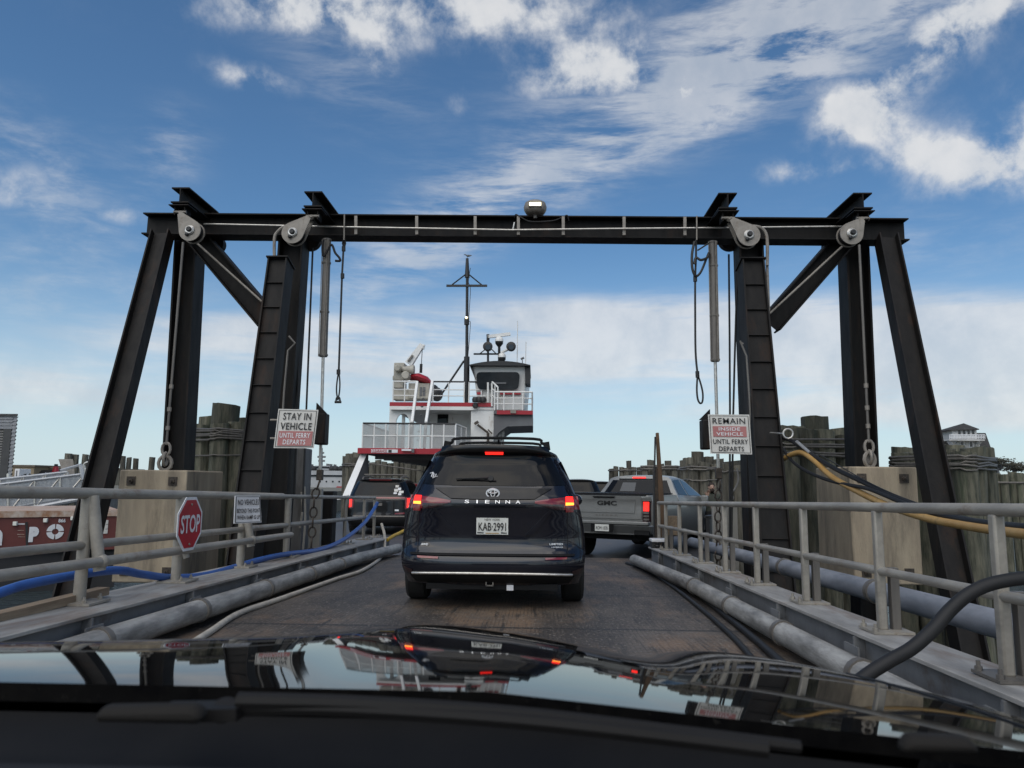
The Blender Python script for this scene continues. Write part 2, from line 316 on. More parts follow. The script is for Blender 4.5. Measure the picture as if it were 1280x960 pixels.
# ------------------------------------------------------------------ water, ramp, shore
WZ = -1.75
def water_mat():
    m = bpy.data.materials.new('harbour_water'); m.use_nodes = True; t = m.node_tree; n = t.nodes; l = t.links; b = n['Principled BSDF']
    b.inputs['Base Color'].default_value = (.035,.05,.055,1); b.inputs['Roughness'].default_value = .12; b.inputs['IOR'].default_value = 1.33
    tcn = n.new('ShaderNodeTexCoord'); mp = n.new('ShaderNodeMapping'); mp.inputs['Scale'].default_value = (1,1.8,1); mp.inputs['Rotation'].default_value = (0,0,.5); l.new(tcn.outputs['Object'], mp.inputs[0])
    a = n.new('ShaderNodeTexNoise'); a.inputs['Scale'].default_value = 2.2; a.inputs['Detail'].default_value = 6; a.inputs['Roughness'].default_value = .65; l.new(mp.outputs[0], a.inputs[0])
    bu = n.new('ShaderNodeBump'); bu.inputs['Strength'].default_value = .9; bu.inputs['Distance'].default_value = .22; l.new(a.outputs[0], bu.inputs['Height']); l.new(bu.outputs[0], b.inputs['Normal'])
    return m
tag(MB().add([(-4000,-300,WZ),(4000,-300,WZ),(4000,8000,WZ),(-4000,8000,WZ)], [(0,1,2,3)]).build('water', water_mat()), kind='structure')

def deck_mat():
    m = bpy.data.materials.new('ramp_deck_surface'); m.use_nodes = True; t = m.node_tree; n = t.nodes; l = t.links; b = n['Principled BSDF']
    tcn = n.new('ShaderNodeTexCoord')
    def no(scale, st, d=8, r=.65):
        mp = n.new('ShaderNodeMapping'); mp.inputs['Scale'].default_value = st; l.new(tcn.outputs['Object'], mp.inputs[0])
        q = n.new('ShaderNodeTexNoise'); q.inputs['Scale'].default_value = scale; q.inputs['Detail'].default_value = d; q.inputs['Roughness'].default_value = r; l.new(mp.outputs[0], q.inputs[0]); return q.outputs[0]
    def mix(f, a, c):
        x = n.new('ShaderNodeMix'); x.data_type = 'RGBA'; l.new(f, x.inputs[0])
        if isinstance(a, tuple): x.inputs[6].default_value = (*a,1)
        else: l.new(a, x.inputs[6])
        x.inputs[7].default_value = (*c,1); return x.outputs[2]
    def rng(s, a, c):
        x = n.new('ShaderNodeMapRange'); l.new(s, x.inputs[0]); x.inputs[1].default_value = a; x.inputs[2].default_value = c; return x.outputs[0]
    c = mix(rng(no(1.3,(1,.35,1)), .35, .68), (.030,.0245,.020), (.118,.096,.076))
    c = mix(rng(no(.9,(1.2,.6,1)), .52, .66), c, (.17,.112,.07))      # rusty, sandy patches
    c = mix(rng(no(7,(2.4,.18,1)), .53, .68), c, (.024,.021,.019))        # tyre drag streaks
    c = mix(rng(no(22,(1,1,1),5), .6, .72), c, (.2,.17,.14))           # grit
    w = n.new('ShaderNodeTexWave'); w.bands_direction = 'Y'; w.inputs['Scale'].default_value = .13; w.inputs['Distortion'].default_value = .35; w.inputs['Detail'].default_value = 4
    l.new(tcn.outputs['Object'], w.inputs[0]); c = mix(rng(w.outputs[0], .996, .9999), c, (.02,.018,.016))   # plate seams
    l.new(c, b.inputs['Base Color']); b.inputs['Roughness'].default_value = .62
    for ax_, sc_ in (('X', 8.5), ('Y', 8.5)):                     # worn anti-slip tread bars
        w2 = n.new('ShaderNodeTexWave'); w2.bands_direction = ax_; w2.inputs['Scale'].default_value = sc_; w2.inputs['Distortion'].default_value = .6; w2.inputs['Detail'].default_value = 2; l.new(tcn.outputs['Object'], w2.inputs[0])
        k_ = n.new('ShaderNodeMath'); k_.operation = 'MULTIPLY'; l.new(rng(w2.outputs[0], .75, 1.0), k_.inputs[0]); l.new(rng(no(3,(1,1,1)), .40, .62), k_.inputs[1]); k2 = n.new('ShaderNodeMath'); k2.operation = 'MULTIPLY'; l.new(k_.outputs[0], k2.inputs[0]); k2.inputs[1].default_value = .8
        c = mix(k2.outputs[0], c, (.022,.019,.017)); l.new(c, b.inputs['Base Color'])
    c = mix(rng(no(48,(1,.4,1),3), .57, .70), c, (.19,.165,.135)); l.new(c, b.inputs['Base Color'])
    br = n.new('ShaderNodeTexVoronoi'); br.inputs['Scale'].default_value = 28; l.new(tcn.outputs['Object'], br.inputs[0])
    ad = n.new('ShaderNodeMath'); ad.operation = 'ADD'; l.new(br.outputs[0], ad.inputs[0]); l.new(no(6,(1,1,1)), ad.inputs[1])
    bu = n.new('ShaderNodeBump'); bu.inputs['Strength'].default_value = .35; bu.inputs['Distance'].default_value = .015; l.new(ad.outputs[0], bu.inputs['Height']); l.new(bu.outputs[0], b.inputs['Normal'])
    return m
DECKM = deck_mat()
RX0, RX1, RY0, RY1 = -3.3, 2.3, -4.0, 15.2
m = MB(); m.hexa([V(x,y,dk(y)+z) for z in (-.35,0) for x,y in ((RX0,RY0),(RX1,RY0),(RX1,RY1),(RX0,RY1))])
tag(m.build('loading_ramp', DECKM, smooth=False), kind='structure')
# approach behind the viewer: the quay the ramp is hinged to
tag(MB().bx(-14,12,-60,RY0-.03,-2.5,dk(RY0)-.02).build('quay_pavement', pm('quay_concrete',(.25,.24,.22),.9,scale=.6), smooth=False), kind='structure')

# kerb girders: flange, web set back, lower flange, tie tabs
def kerb(side, x_in, x_out, y0, y1, label):
    t = thing('kerb_girder', label, 'kerb', (0, y0, 0), group='steel kerb girders of the ramp')
    xw = x_in+(-.07 if side < 0 else .07)
    q = lambda x0,x1,za,zb: [V(x,y,dk(y)+z) for z in (za,zb) for x,y in ((x0,y0),(x1,y0),(x1,y1),(x0,y1))]
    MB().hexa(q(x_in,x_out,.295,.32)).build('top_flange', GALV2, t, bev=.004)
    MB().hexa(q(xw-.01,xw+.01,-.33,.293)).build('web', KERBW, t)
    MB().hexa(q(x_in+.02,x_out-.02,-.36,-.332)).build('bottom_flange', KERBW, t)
    y = y0+.9; s = 1 if side < 0 else -1
    while y < y1-.3:
        a, b = sorted((xw+s*.0115, x_in+s*.01))
        m = MB().bx(a, b, y-.01, y+.01, dk(y)+.02, dk(y)+.292); a2, b2 = sorted((x_in+s*.022, x_in+s*.0105))
        m.bx(a2, b2, y-.09, y+.12, dk(y)+.11, dk(y)+.24)
        m.build('stiffener', KERBW, t, smooth=False); y += 1.52
    return t
kerb(-1, -3.02, -3.62, 1.2, 15.9, 'grey steel kerb girder under the railing with the red stop sign')
kerb(1, 2.02, 2.36, 1.0, 13.7, 'grey steel kerb girder along the ramp beside the grey pickup')

# railings
def railing(label, X, ys, y0, ztop, zmid, yend, kind):
    t = thing('railing', label, 'railing', (X, y0, 0), group='pipe railings along the ramp')
    pt = lambda y, z, dx=0: V(X+dx, y, dk(y)+z)
    if kind == 'right':
        MB().tube([pt(y0,ztop), pt(yend,ztop)], .031, 14).build('top_rail', GALV, t)
        MB().tube([pt(y0,zmid), pt(yend,zmid)], .027, 12).build('mid_rail', GALV, t)
        for y in ys:
            p = MB().bar(pt(y,.335), pt(y,ztop-.02), .056, .056); p.build('post', GALV, t, bev=.012)
            MB().bar(pt(y+.005,.336,.085), pt(y+.005,zmid+.02,.085), .055, .05).build('stub_post', CYL, t, bev=.004)
            b = MB().bx(X-.10, X+.15, y-.11, y+.12, dk(y)+.325, dk(y)+.34)
            for dx,dy in ((-.08,-.08),(-.08,.09)): b.lathe([(.018,0),(.018,.02),(.01,.022),(.01,.045)], (X+dx,y+dy,dk(y)+.34), n=6)
            b.build('base_plate', CYL if y<4 else GALV, t)
    else:
        ysplit = 10.0
        MB().tube([pt(y0,ztop), pt(ysplit,ztop)], .042, 14).build('top_rail', GALV, t)
        MB().tube([pt(ysplit+.02,ztop), pt(yend,ztop)], .03, 12).build('top_rail', GALV, t)
        MB().tube([pt(y0,zmid), pt(yend,zmid)], .034, 12).build('mid_rail', GALV, t)
        MB().tube([pt(y0,.63,.14), pt(ysplit,.63,.14)], .038, 12).build('inner_rail', GALV, t)
        for y in ys:
            r = .045 if y < 10.5 else .032
            MB().tube([pt(y,.335), pt(y,ztop-.02)], r, 12).build('post', GALV, t)
            b = MB().bx(X-.12, X+.16, y-.14, y+.14, dk(y)+.325, dk(y)+.342)
            for dx,dy in ((.10,-.1),(.10,.1)): b.lathe([(.018,0),(.018,.02),(.01,.022),(.01,.04)], (X+dx,y+dy,dk(y)+.342), n=6)
            b.build('base_plate', GALV, t)
        for y in (5.62, 8.62):
            m = MB().tube([pt(y,.56,.13), pt(y,ztop-.02,.03)], .044, 12); m.ball(pt(y,.63,.14), .055); m.build('hanger_post', GALV, t)
        MB().tube([pt(7.03,.55,.13), pt(7.03,.70,.08)], .03, 10).build('hanger_post', GALV, t)
    return t
railing('grey pipe railing carrying the red stop sign', -3.4, [2.6,3.9]+[Q(x,y,-3.4).y for x,y in ((98,761),(219,731),(300,707),(357,699),(430,682),(454,676))]+[15.8], 1.0, 1.135, .75, 15.8, 'left')
railing('grey pipe railing in front of the yellow hose and pickup', 2.2, [2.2]+[Q(x,y,2.2).y for x,y in ((1259,838),(1103,780),(1008,748),(947,725),(907,711),(876,698),(850,691),(833,684))]+[13.6], .8, 1.10, .70, 13.6, 'right')

# long pipes on the ramp
def pipe(name, label, pts, r, mat, clamps, group=None, cat='pipe'):
    t = thing(name, label, cat, pts[0], group=group)
    MB().tube(pts, r, 16).build('pipe_run', mat, t)
    for y in clamps:
        for a, b in zip(pts, pts[1:]):
            if a[1] <= y <= b[1]:
                k = (y-a[1])/(b[1]-a[1]); c = Vector(a).lerp(Vector(b), k); d = (Vector(b)-Vector(a)).normalized()
                MB().lathe([(r+.012,-.03),(r+.012,.03)], c, d, 16).build('clamp', CYL, t)
    return t
pipe('deck_pipe', 'pale scuffed fender pipe on the ramp below the stop sign railing', [V(-2.93,1.6,.14+dk(1.6)), V(-2.93,12.6,.14+dk(12.6)), V(-2.78,15.3,.13+dk(15.3))], .092, PIPEW, (3.4,5.1,6.6,8.2,9.8,11.3), 'fender pipes on the ramp')
pipe('deck_pipe', 'pale scuffed fender pipe on the ramp ending near the pickup', [V(1.92,1.5,.13+dk(1.5)), V(1.90,9.5,.13+dk(9.5)), V(1.72,13.3,.12+dk(13.3))], .086, PIPEW, (3.3,4.6,6.0,7.5,9.2), 'fender pipes on the ramp')
pipe('conduit', 'thick blue grey conduit outside the railing below the yellow hose', [V(2.72,1.5,.43+dk(1.5)), V(2.72,13.3,.43+dk(13.3))], .085, PIPEB, (4.0,6.2,8.4,10.6))

def hose(name, label, pts, r, mat, cat='hose', n=12, seg=10):
    return tag(MB().tube(spline(pts, seg), r, n).build(name, mat), label, cat)
XL = -3.5
hose('water_hose', 'bright blue hose draped along the railing past the stop sign',
     [Q(-160,800,-3.62),Q(-60,765,-3.62),Q(0,741,-3.6),Q(50,727,-3.58),Q(140,713,-3.53),Q(178,718,-3.52),Q(215,722,-3.5),Q(262,718,-3.46),Q(320,701,-3.42),Q(357,693,-3.33),Q(400,687,-3.3),Q(430,674,-3.3),Q(455,654,-3.3),Q(467,637,-3.3),Q(472,628,-3.25)], .035, BLUEH)
hose('canvas_hose', 'flat pale canvas hose lying on the deck beside the left fender pipe',
     [Q(477,655,-3.2),Q(481,672,-3.05),G(478,694,.06),G(455,712,.03),G(420,724,.025),G(352,748,.025),G(300,766,.025),G(262,790,.025),G(200,830,.025)], .028, WHITEH)
hose('yellow_hose', 'short yellow hose reaching from the left kerb end to the van', [P(484,675,15.2),P(490,671,15.4),P(498,667,15.7),P(512,661,16.2),P(540,655,17)], .035, YELLOWB)
def yl(px): return interp([(955,10.9),(985,9.8),(1100,7.2),(1290,4.6),(1500,3.4)], px)
hose('yellow_hose', 'thick tan yellow hose sagging over the railing from the ladder leg',
     [P(x,y,yl(x)) for x,y in ((966,579),(975,576),(990,568),(1003,566),(1018,576),(1040,596),(1070,613),(1110,632),(1160,648),(1200,656),(1245,663),(1300,669),(1400,672),(1500,668))], .033, YELLOWH, n=12)
hose('power_cable', 'thick black cable sagging above the yellow hose', [P(x,y,yl(x)+.05) for x,y in ((966,545),(985,549),(1003,560),(1022,573),(1046,587),(1080,603),(1120,622),(1160,638),(1200,649),(1250,656),(1300,660),(1400,662),(1500,655))], .026, RUBBER)
hose('power_cable', 'black cable looping down below the eye bolt and across the yellow hose', [P(x,y,yl(x)-.04) for x,y in ((972,553),(980,563),(992,578),(1010,590),(1035,600),(1060,606),(1085,611),(1120,625),(1150,637))], .02, RUBBER)
hose('messenger_wire', 'thin steel wire from the eye bolt above the yellow hose', [P(x,y,yl(x)+.08) for x,y in ((968,541),(1020,566),(1100,610),(1190,642),(1300,660),(1500,670))], .006, CABLE, cat='wire')
t = thing('turnbuckle', 'small pale eye and turnbuckle at the top end of the cable wire', 'turnbuckle', P(985,544,9.7))
MB().tube([P(985+6*cos(a),542+6*sin(a),9.65) for a in [i*pi/8 for i in range(16)]], .012, 8, closed=True).build('eye_ring', BRIGHT, t)
MB().tube([P(963,541,10.0),P(979,542,9.7)], .012).build('hook_rod', BRIGHT, t)
MB().tube([P(996,552,9.5),P(1012,566,9.2)], .02).build('barrel', BRIGHT, t)
hose('black_hose', 'thick black hose arching over the kerb in the near right corner',
     [P(1000,925,3.15),P(1050,872,3.25),P(1082,845,3.3),P(1112,826,3.32),P(1140,810,3.34),P(1166,787,3.36),P(1188,762,3.38),P(1212,742,3.38),P(1242,729,3.38),P(1290,722,3.36),P(1360,722,3.3),P(1450,745,3.2)], .029, RUBBER, n=14)
for lab, pts, r in (('black cable lying on the deck closest to the right fender pipe', [G(800,697,.03),G(825,712,.03),G(862,735,.03),G(900,764,.03),G(945,800,.03),G(990,840,.03)], .03),
                    ('black cable lying on the deck farther from the right fender pipe', [G(783,704,.02),G(810,713,.02),G(842,734,.02),G(880,764,.02),G(918,798,.02),G(950,835,.02)], .024)):
    hose('deck_cable', lab, pts, r, RUBBER, cat='cable')['group'] = 'black cables on the deck'
m = MB().bx(-3.72,-3.28,4.55,4.7,0,.05); 
tag(MB().hexa([Q(-60,792,-3.45)+V(dx,dy,dz) for dz in (0,.06) for dx,dy in ((-.05,0),(.05,0),(.05,1.55),(-.05,1.55))]).build('plank', PLANK, smooth=False), 'short pale timber plank lying on the left kerb', 'plank')

# ------------------------------------------------------------------ gantry
GY = 11.2
g = thing('ramp_gantry', 'black steel gantry of splayed legs and one long crossbeam over the ramp', 'gantry', (-.6, GY, WZ))
zb = P(640,283,GY).z
xl, xr = P(178,280,GY).x, P(1136,284,GY).x
MB().ibeam((xl,GY+.15,P(178,279,GY).z),(xr,GY+.15,P(1136,286.5,GY).z),(0,1,0),.32,.35).build('crossbeam', BLACK, g)
# conduit along the beam and its strut brackets
MB().tube([P(x,y,GY-.10) for x,y in ((255,280),(440,284),(560,286),(640,287.5),(760,286),(880,285),(1060,283))], .014, 8).build('conduit', BRIGHT, g)
for x in (445,521,594,648,704,780,856):
    m = MB(); a = P(x,270+ (x-445)*.003,GY-.06); m.bar(a, P(x,293+(x-445)*.003,GY-.06), .045, .03); m.build('strut_bracket', SHEAVE, g)
m = MB()
m.bar(P(640,288,GY-.1)-V(.06,0,0), P(640,288,GY-.1)+V(.06,0,0), .05,.06); m.bar(P(681,277,GY-.06)-V(.06,0,0),P(681,277,GY-.06)+V(.06,0,0),.04,.05); m.tube([P(641,288,GY-.1),P(643,278,GY-.1)],.012)
m.build('junction_box', BRIGHT, g)
MB().tube(spline([P(643,272,GY),P(645,268,GY-.05),P(652,272,GY-.1),P(664,277,GY-.1),P(690,276,GY-.1),P(702,272,GY),P(709,269,GY-.03),P(711,276,GY)],5), .009, 6).build('lamp_cable', CABLE, g)
def leg(px0,py0,Y0,px1,py1,Y1,w0,w1,h,name,stiff=False,extend=0):
    a, b = P(px0,py0,Y0), P(px1,py1,Y1)
    if extend: b = b + (b-a)*((WZ-.6-b.z)/(b.z-a.z))
    m = MB(); d = (b-a).normalized(); sx = V(1,0,0); hy = d.cross(sx).normalized()
    if hy.y > 0: hy = -hy                     # towards the viewer
    k = 1 if not extend else 1
    f_ = hy*(.10 if stiff else 0); m.bar(a+f_, b+f_, w0, .016, sx, w1=w1, h1=.016)                         # web seen broadside, flanges at both sides
    for s in (-1,1):
        m.bar(a+sx*s*w0/2, b+sx*s*w1/2, .022, h, sx)
    o = m.build(name, BLACK, g)
    if stiff:
        n = 17; mm = MB(); ln = (b-a).length
        for i in range(n):
            k = (i+.0)/n; c = a.lerp(b, k)+hy*.125; w = w0+(w1-w0)*k-.03
            mm.bar(c-sx*w/2, c+sx*w/2, h*.10, .010, hy)
        mm.bar(a-sx*(w0/2+.03)-d*.01, a+sx*(w0/2+.03)-d*.01, h+.04, .02, hy)
        mm.build('leg_stiffener', BLACK, o)
    return o
leg(203,292,GY-.02, 94,720,8.8, .27,.27,.22,'raked_leg',extend=1)
leg(351,329,GY-.35, 313,640,9.9, .27,.36,.34,'raked_leg',True,extend=1)
leg(1108,297,GY-.02, 1192,715,8.8, .27,.27,.22,'raked_leg',extend=1)
leg(938,331,GY-.35, 962,640,9.9, .30,.42,.34,'raked_leg',True,extend=1)
def column(px0,py0,px1,py1,Y,w):
    a, b = P(px0,py0,Y), P(px1,py1,Y); b = b+(b-a)*((WZ-.6-b.z)/(b.z-a.z))
    m = MB(); m.ibeam(a, b, (0,1,0), .36, w, .03, .02)
    return m.build('column', BLACK, g)
column(238,300,224,560,GY+.5,.36); column(368,300,352,540,GY+.35,.40); column(935,302,943,520,GY+.35,.38); column(1066,302,1077,570,GY+.5,.36)
for (x0,y0,x1,y1) in ((250,300,336,402),(1052,303,962,406)):
    MB().ibeam(P(x0,y0,GY+.3), P(x1,y1,GY+.3), (0,1,0), .30, .33, .024, .016).build('brace', BLACK, g)
# stub beams laid over the crossbeam; sheaves hang below their near ends
STUB = [(225,233,-1,239,289,12,262),(391,238,-1,367,292,381,266),(910,240,1,935,295,922,270),(1079,240,1,1063,293,1072,266)]
for i,(px,py,s,sx_,sy_,hx,hy_) in enumerate(STUB):
    yn = GY-.62; a = P(px,py+10.5,yn); b = a+V(0,1.05,0)
    MB().ibeam(a, b, (1,0,0), .27, .24, .02, .016).build('top_stub', BLACK, g)
    m = MB(); c = a+V(0,.12,-.12-.045); m.bar(c-V(.15,0,0), c+V(.15,0,0), .30,.014,(0,1,0)); 
    for dx in (-.075,.075): m.bar(c+V(dx,0,0), c+V(dx,0,-.14), .014,.2)
    m.build('hanger_bracket', BLACK, g)
    pin = c+V(0,-.08,-.09); ctr = P(sx_,sy_,yn+.02)
    MB().lathe([(.022,-.095),(.022,.095)], pin, (1,0,0), 12).build('hanger_pin', SHEAVE, g)
    d = (pin-ctr); ang = atan2(d.z,d.x); rr = .165; L_ = sqrt(d.x**2+d.z**2)-.05
    def drop(y, rad=rr, hole=0):
        pts = []; al = math.acos(min(1,(rad-.03)/L_))
        for k in range(25):
            th = ang+al+(2*pi-2*al)*k/24; pts.append(V(ctr.x+rad*cos(th), y, ctr.z+rad*sin(th)))
        tip = V(ctr.x+L_*cos(ang), y, ctr.z+L_*sin(ang)); nrm = V(-sin(ang),0,cos(ang))
        return pts+[tip-nrm*.035, tip+nrm*.035]
    sh = MB().prism(drop(ctr.y-.05), (0,.018,0)).build('sheave_plate', SHEAVE, g, smooth=False)
    MB().prism(drop(ctr.y+.09), (0,.018,0)).build('sheave_plate', SHEAVE, g, smooth=False)
    MB().lathe([(.15,-.045),(.12,0),(.15,.045)], ctr+V(0,.03,0), (0,1,0), 24).build('sheave_wheel', BLACK, g)
    MB().lathe([(.075,0),(.075,.012),(.055,.03)], ctr+V(0,-.052,0), (0,-1,0), 18).build('sheave_hub', BRIGHT, sh)
    m = MB().lathe([(.04,0),(.042,.02),(.03,.035)], ctr+V(.004,-.078,.004), (0,-1,0), 9); m.ball(ctr+V(-.03,-.075,-.07),(.03,.02,.03)); m.build('grease', FBLACK, sh)
    MB().bar(pin-V(0,0,.01), V(ctr.x+L_*cos(ang),ctr.y,ctr.z+L_*sin(ang)), .05, .05).build('hanger_link', SHEAVE, g)
for (x,y,w) in ((270,306,1),(388,300,1.2),(912,300,1.2),(1040,308,1)):
    MB().lathe([(.15*w,-.06),(.15*w,.06)], P(x,y,GY+.5), (0,1,0), 24).build('back_sheave', BLACK, g)
# small conduits on legs
for pts in ([(343,327),(343,300),(346,291),(356,283),(372,281)],):
    MB().tube(spline([P(x,y,GY-.25) for x,y in pts],4), .025, 8).build('leg_conduit', SHEAVE, g)
MB().tube(spline([P(x,y,GY-.25) for x,y in ((959,332),(959,300),(955,288),(945,283),(925,283))],4), .025, 8).build('leg_conduit', SHEAVE, g)
MB().tube([P(959,332,GY-.2),P(961,390,GY-.3)], .022,8).build('leg_conduit', SHEAVE, g)
for pts in ([(361,420),(369,429),(360,438),(355,490),(351,560)],[(929,430),(925,426),(933,445),(937,500),(940,560)]):
    MB().tube([P(x,y,10.15) for x,y in pts], .014, 6).build('leg_conduit', CYL, g)
# floodlight
f = thing('floodlight', 'round grey floodlight with glowing tube on top of the black crossbeam', 'floodlight', P(669,272,GY))
c = P(669,260,GY)
def rbox(m, c, w, d, h, n=20):
    prof = [(.5,-.5),(.8,-.42),(.97,-.2),(1,.05),(.9,.32),(.65,.45),(.2,.5)]; vs = []; 
    for k, z in prof: vs += [c+V(math.copysign(abs(cos(2*pi*i/n))**.95,cos(2*pi*i/n))*w/2*k, math.copysign(abs(sin(2*pi*i/n))**.95,sin(2*pi*i/n))*d/2*k, z*h) for i in range(n)]
    fs = [(j*n+i, j*n+(i+1)%n, (j+1)*n+(i+1)%n, (j+1)*n+i) for j in range(len(prof)-1) for i in range(n)]+[tuple(reversed(range(n))), tuple(range((len(prof)-1)*n,len(prof)*n))]
    return m.add(vs, fs)
rbox(MB(), c, .36, .34, .22).build('housing', SHEAVE, f, ang=60)
MB().bar(c+V(-.10,-.155,-.0),c+V(.10,-.155,-.0),.04,.085,(0,1,0)).build('reflector', CYL, f)
MB().bar(c+V(-.09,-.172,.0),c+V(.09,-.172,.0),.012,.05,(0,1,0)).build('lamp_tube', LAMP, f)
MB().tube([P(669,273,GY),P(669,263,GY)], .03, 10).build('stem', CYL, f)

# lifting cylinders, traffic signals, cables, chains
def link(m, c, d, a, R_, r, stretch=1.5):
    d = d.normalized(); b = d.cross(a).normalized(); a = b.cross(d)
    m.tube([c+d*(R_*stretch*cos(t))+a*(R_*sin(t)) for t in [2*pi*k/12 for k in range(12)]], r, 6, closed=True)
def chain(name, label, pts, R_, r, group=None):
    m = MB(); pts = [Vector(p) for p in pts]; k = 0; step = (2*R_*1.5-2*r)*.95
    tot = []; 
    for p, q in zip(pts, pts[1:]):
        n = max(1,int((q-p).length/step))
        for i in range(n):
            c = p.lerp(q,(i+.5)/n); link(m, c, q-p, V(1,.25,0) if k % 2 else V(-.25,1,0), R_, r); k += 1
    return tag(m.build(name, CHAINM, ang=60), label, 'chain', group)
def cylinder(label, a, b, rod_end, Y):
    a, b, e = P(*a,Y), P(*b,Y), P(*rod_end,Y); t = thing('lifting_cylinder', label, 'cylinder', e, group='lifting cylinders hung from the crossbeam')
    m = MB().tube([a,b], .062, 18); bb = m.build('barrel', CYL, t)
    d = (b-a).normalized()
    for k in (.0,.2,.62,.985): MB().lathe([(.072,-.012),(.072,.012)], a.lerp(b,k), d, 18).build('barrel_band', CYL, t)
    for k in range(3):
        an = k*2.1-1.2; m2 = V(cos(an)*.07,-abs(sin(an))*.07-.01,0)
        MB().tube([a+m2,b+m2], .007, 6).build('tie_rod', SHEAVE, bb)
    MB().tube([b,e], .024, 12).build('rod', BRIGHT, t)
    MB().bar(e+V(0,0,.06), e-V(0,0,.10), .09,.09).build('clevis', CHAINM, t, bev=.01)
    return e
e1 = cylinder('grey lifting cylinder hanging above the STAY IN VEHICLE sign', (409,300), (404,446), (400,592), GY)
e2 = cylinder('grey lifting cylinder hanging above the REMAIN INSIDE VEHICLE sign', (891,303), (894,452), (898,590), GY)
chain('lifting_chain', 'rusty chain hanging below the STAY IN VEHICLE sign into the railing', [e1-V(0,0,.1), P(393,622,GY), P(389,684,GY), P(388,715,GY)], .052, .013, 'chains below the lifting cylinders')
chain('lifting_chain', 'rusty chain hanging below the REMAIN INSIDE VEHICLE sign by the worker', [e2-V(0,0,.1), P(897.5,640,GY), P(898,700,GY), P(898,725,GY)], .052, .013, 'chains below the lifting cylinders')
def signal(label, x0,y0,x1,y1,Y,s):
    t = thing('traffic_signal', label, 'signal', P((x0+x1)/2,y1,Y), group='signals hung behind the signs')
    a, b = P(x0,y0,Y), P(x1,y1,Y)
    MB().bx(a.x,b.x,Y-.12,Y+.12,b.z,a.z).build('housing', BLACK, t, bev=.02)
    m = MB(); xm = a.x if s<0 else b.x
    for k in range(5): 
        z = b.z+(a.z-b.z)*(.14+.18*k); m.bx(min(xm,xm+s*.045), max(xm,xm+s*.045), Y-.1,Y+.1, z-.028, z+.028)
    m.build('lens_strip', SIGNW2, t)
    m = MB(); tx = (a.x+b.x)/2-.02; m.prism([V(tx-.07*1,Y-.02,a.z+.16),V(tx-.07,Y-.02,a.z),V(tx+.09,Y-.02,a.z)] if s<0 else [V(tx+.09,Y-.02,a.z+.16),V(tx+.09,Y-.02,a.z),V(tx-.07,Y-.02,a.z)], (0,.05,0)); m.build('bracket', BLACK, t)
signal('black signal box hanging at the right edge of the STAY IN VEHICLE sign', 396,517,408,556,GY-.2,-1)
signal('black signal box hanging at the left edge of the REMAIN INSIDE VEHICLE sign', 876,525,888,562,GY-.2,1)
for i,(lab, pts) in enumerate([('thin wire rope running down beside the left stiffened leg', [(378,306),(374,420),(372,505),(368,620)]),('thin wire rope hanging between the left leg and the grey cylinder', [(391,310),(387,410),(383,510),(378,640)]),
      ('thin wire rope hanging beside the right grey cylinder', [(911,318),(912,420),(912.5,520),(912,700)]),('thin slanting wire rope against the right stiffened leg', [(922,310),(921,360),(918,460),(916.5,520),(914,700)])]):
    tag(MB().tube([P(x,y,GY+.35) for x,y in pts], .016, 8).build('wire_rope', CABLE), lab, 'wire rope', 'wire ropes of the gantry')
def sling(name, label, parts):
    t = thing(name, label, 'sling', P(*parts[0][0][0], GY-.1), group='wire slings hanging from the crossbeam')
    for nm, pts, r in parts: pass
s_ = thing('wire_sling', 'wire sling with shackle hanging straight beside the left cylinder', 'sling', P(424,503,GY), group='wire slings hanging from the crossbeam')
MB().tube([P(430.5,268,GY-.15),P(430,300,GY-.15)], .012).build('hook_rod', SHEAVE, s_)
m = MB().tube([P(430,300,GY-.1),P(427.5,345,GY-.1),P(423.5,463,GY-.1)], .016, 8)
for y in (311,345,465): 
    x = 430-(y-300)*.042; m.tube([P(x,y-3,GY-.1),P(x,y+3,GY-.1)], .03, 8)
m.build('wire', CABLE, s_)
m = MB()
for s in (-1,1): m.tube(spline([P(423.5,463,GY-.1),P(423+s*1.8,478,GY-.1),P(422.5+s*1.8,490,GY-.1),P(422.3,500,GY-.1)],4), .013, 6)
for s in (-1,1): m.tube([P(430+s*.2,298,GY-.15),P(430+s*1.9,304,GY-.12),P(430,311,GY-.1)], .013, 6)
m.build('eye_loop', CABLE, s_)
m = MB().tube(spline([P(420,502,GY-.1),P(420.5,498,GY-.1),P(422.5,496,GY-.1),P(424.5,498,GY-.1),P(425,502,GY-.1)],3), .014, 6); m.tube([P(418.5,502.5,GY-.1),P(426.5,502.5,GY-.1)], .02, 8); m.build('shackle', CABLE, s_)
s_ = thing('wire_sling', 'wire sling with coiled top loop hanging beside the right cylinder', 'sling', P(876,505,GY), group='wire slings hanging from the crossbeam')
MB().tube([P(871,270,GY-.15),P(871,300,GY-.15)], .012).build('hook_rod', SHEAVE, s_)
m = MB().tube(spline([P(870,300,GY-.1),P(870,320,GY-.1),P(869,350,GY-.1),P(869,390,GY-.1),P(869.5,440,GY-.1),P(872,468,GY-.1)],5), .016, 8); m.tube([P(869,344,GY-.1),P(869,352,GY-.1)], .03,8); m.tube([P(871.6,464,GY-.1),P(872,472,GY-.1)], .03,8); m.build('wire', CABLE, s_)
m0 = MB().tube(spline([P(872,468,GY-.1),P(871,485,GY-.1),P(872,498,GY-.1),P(875,504,GY-.1),P(878,502,GY-.1),P(878.5,492,GY-.1),P(876,480,GY-.1),P(872,468,GY-.1)],5), .014, 6); m0.build('eye_loop', CABLE, s_); m = MB()
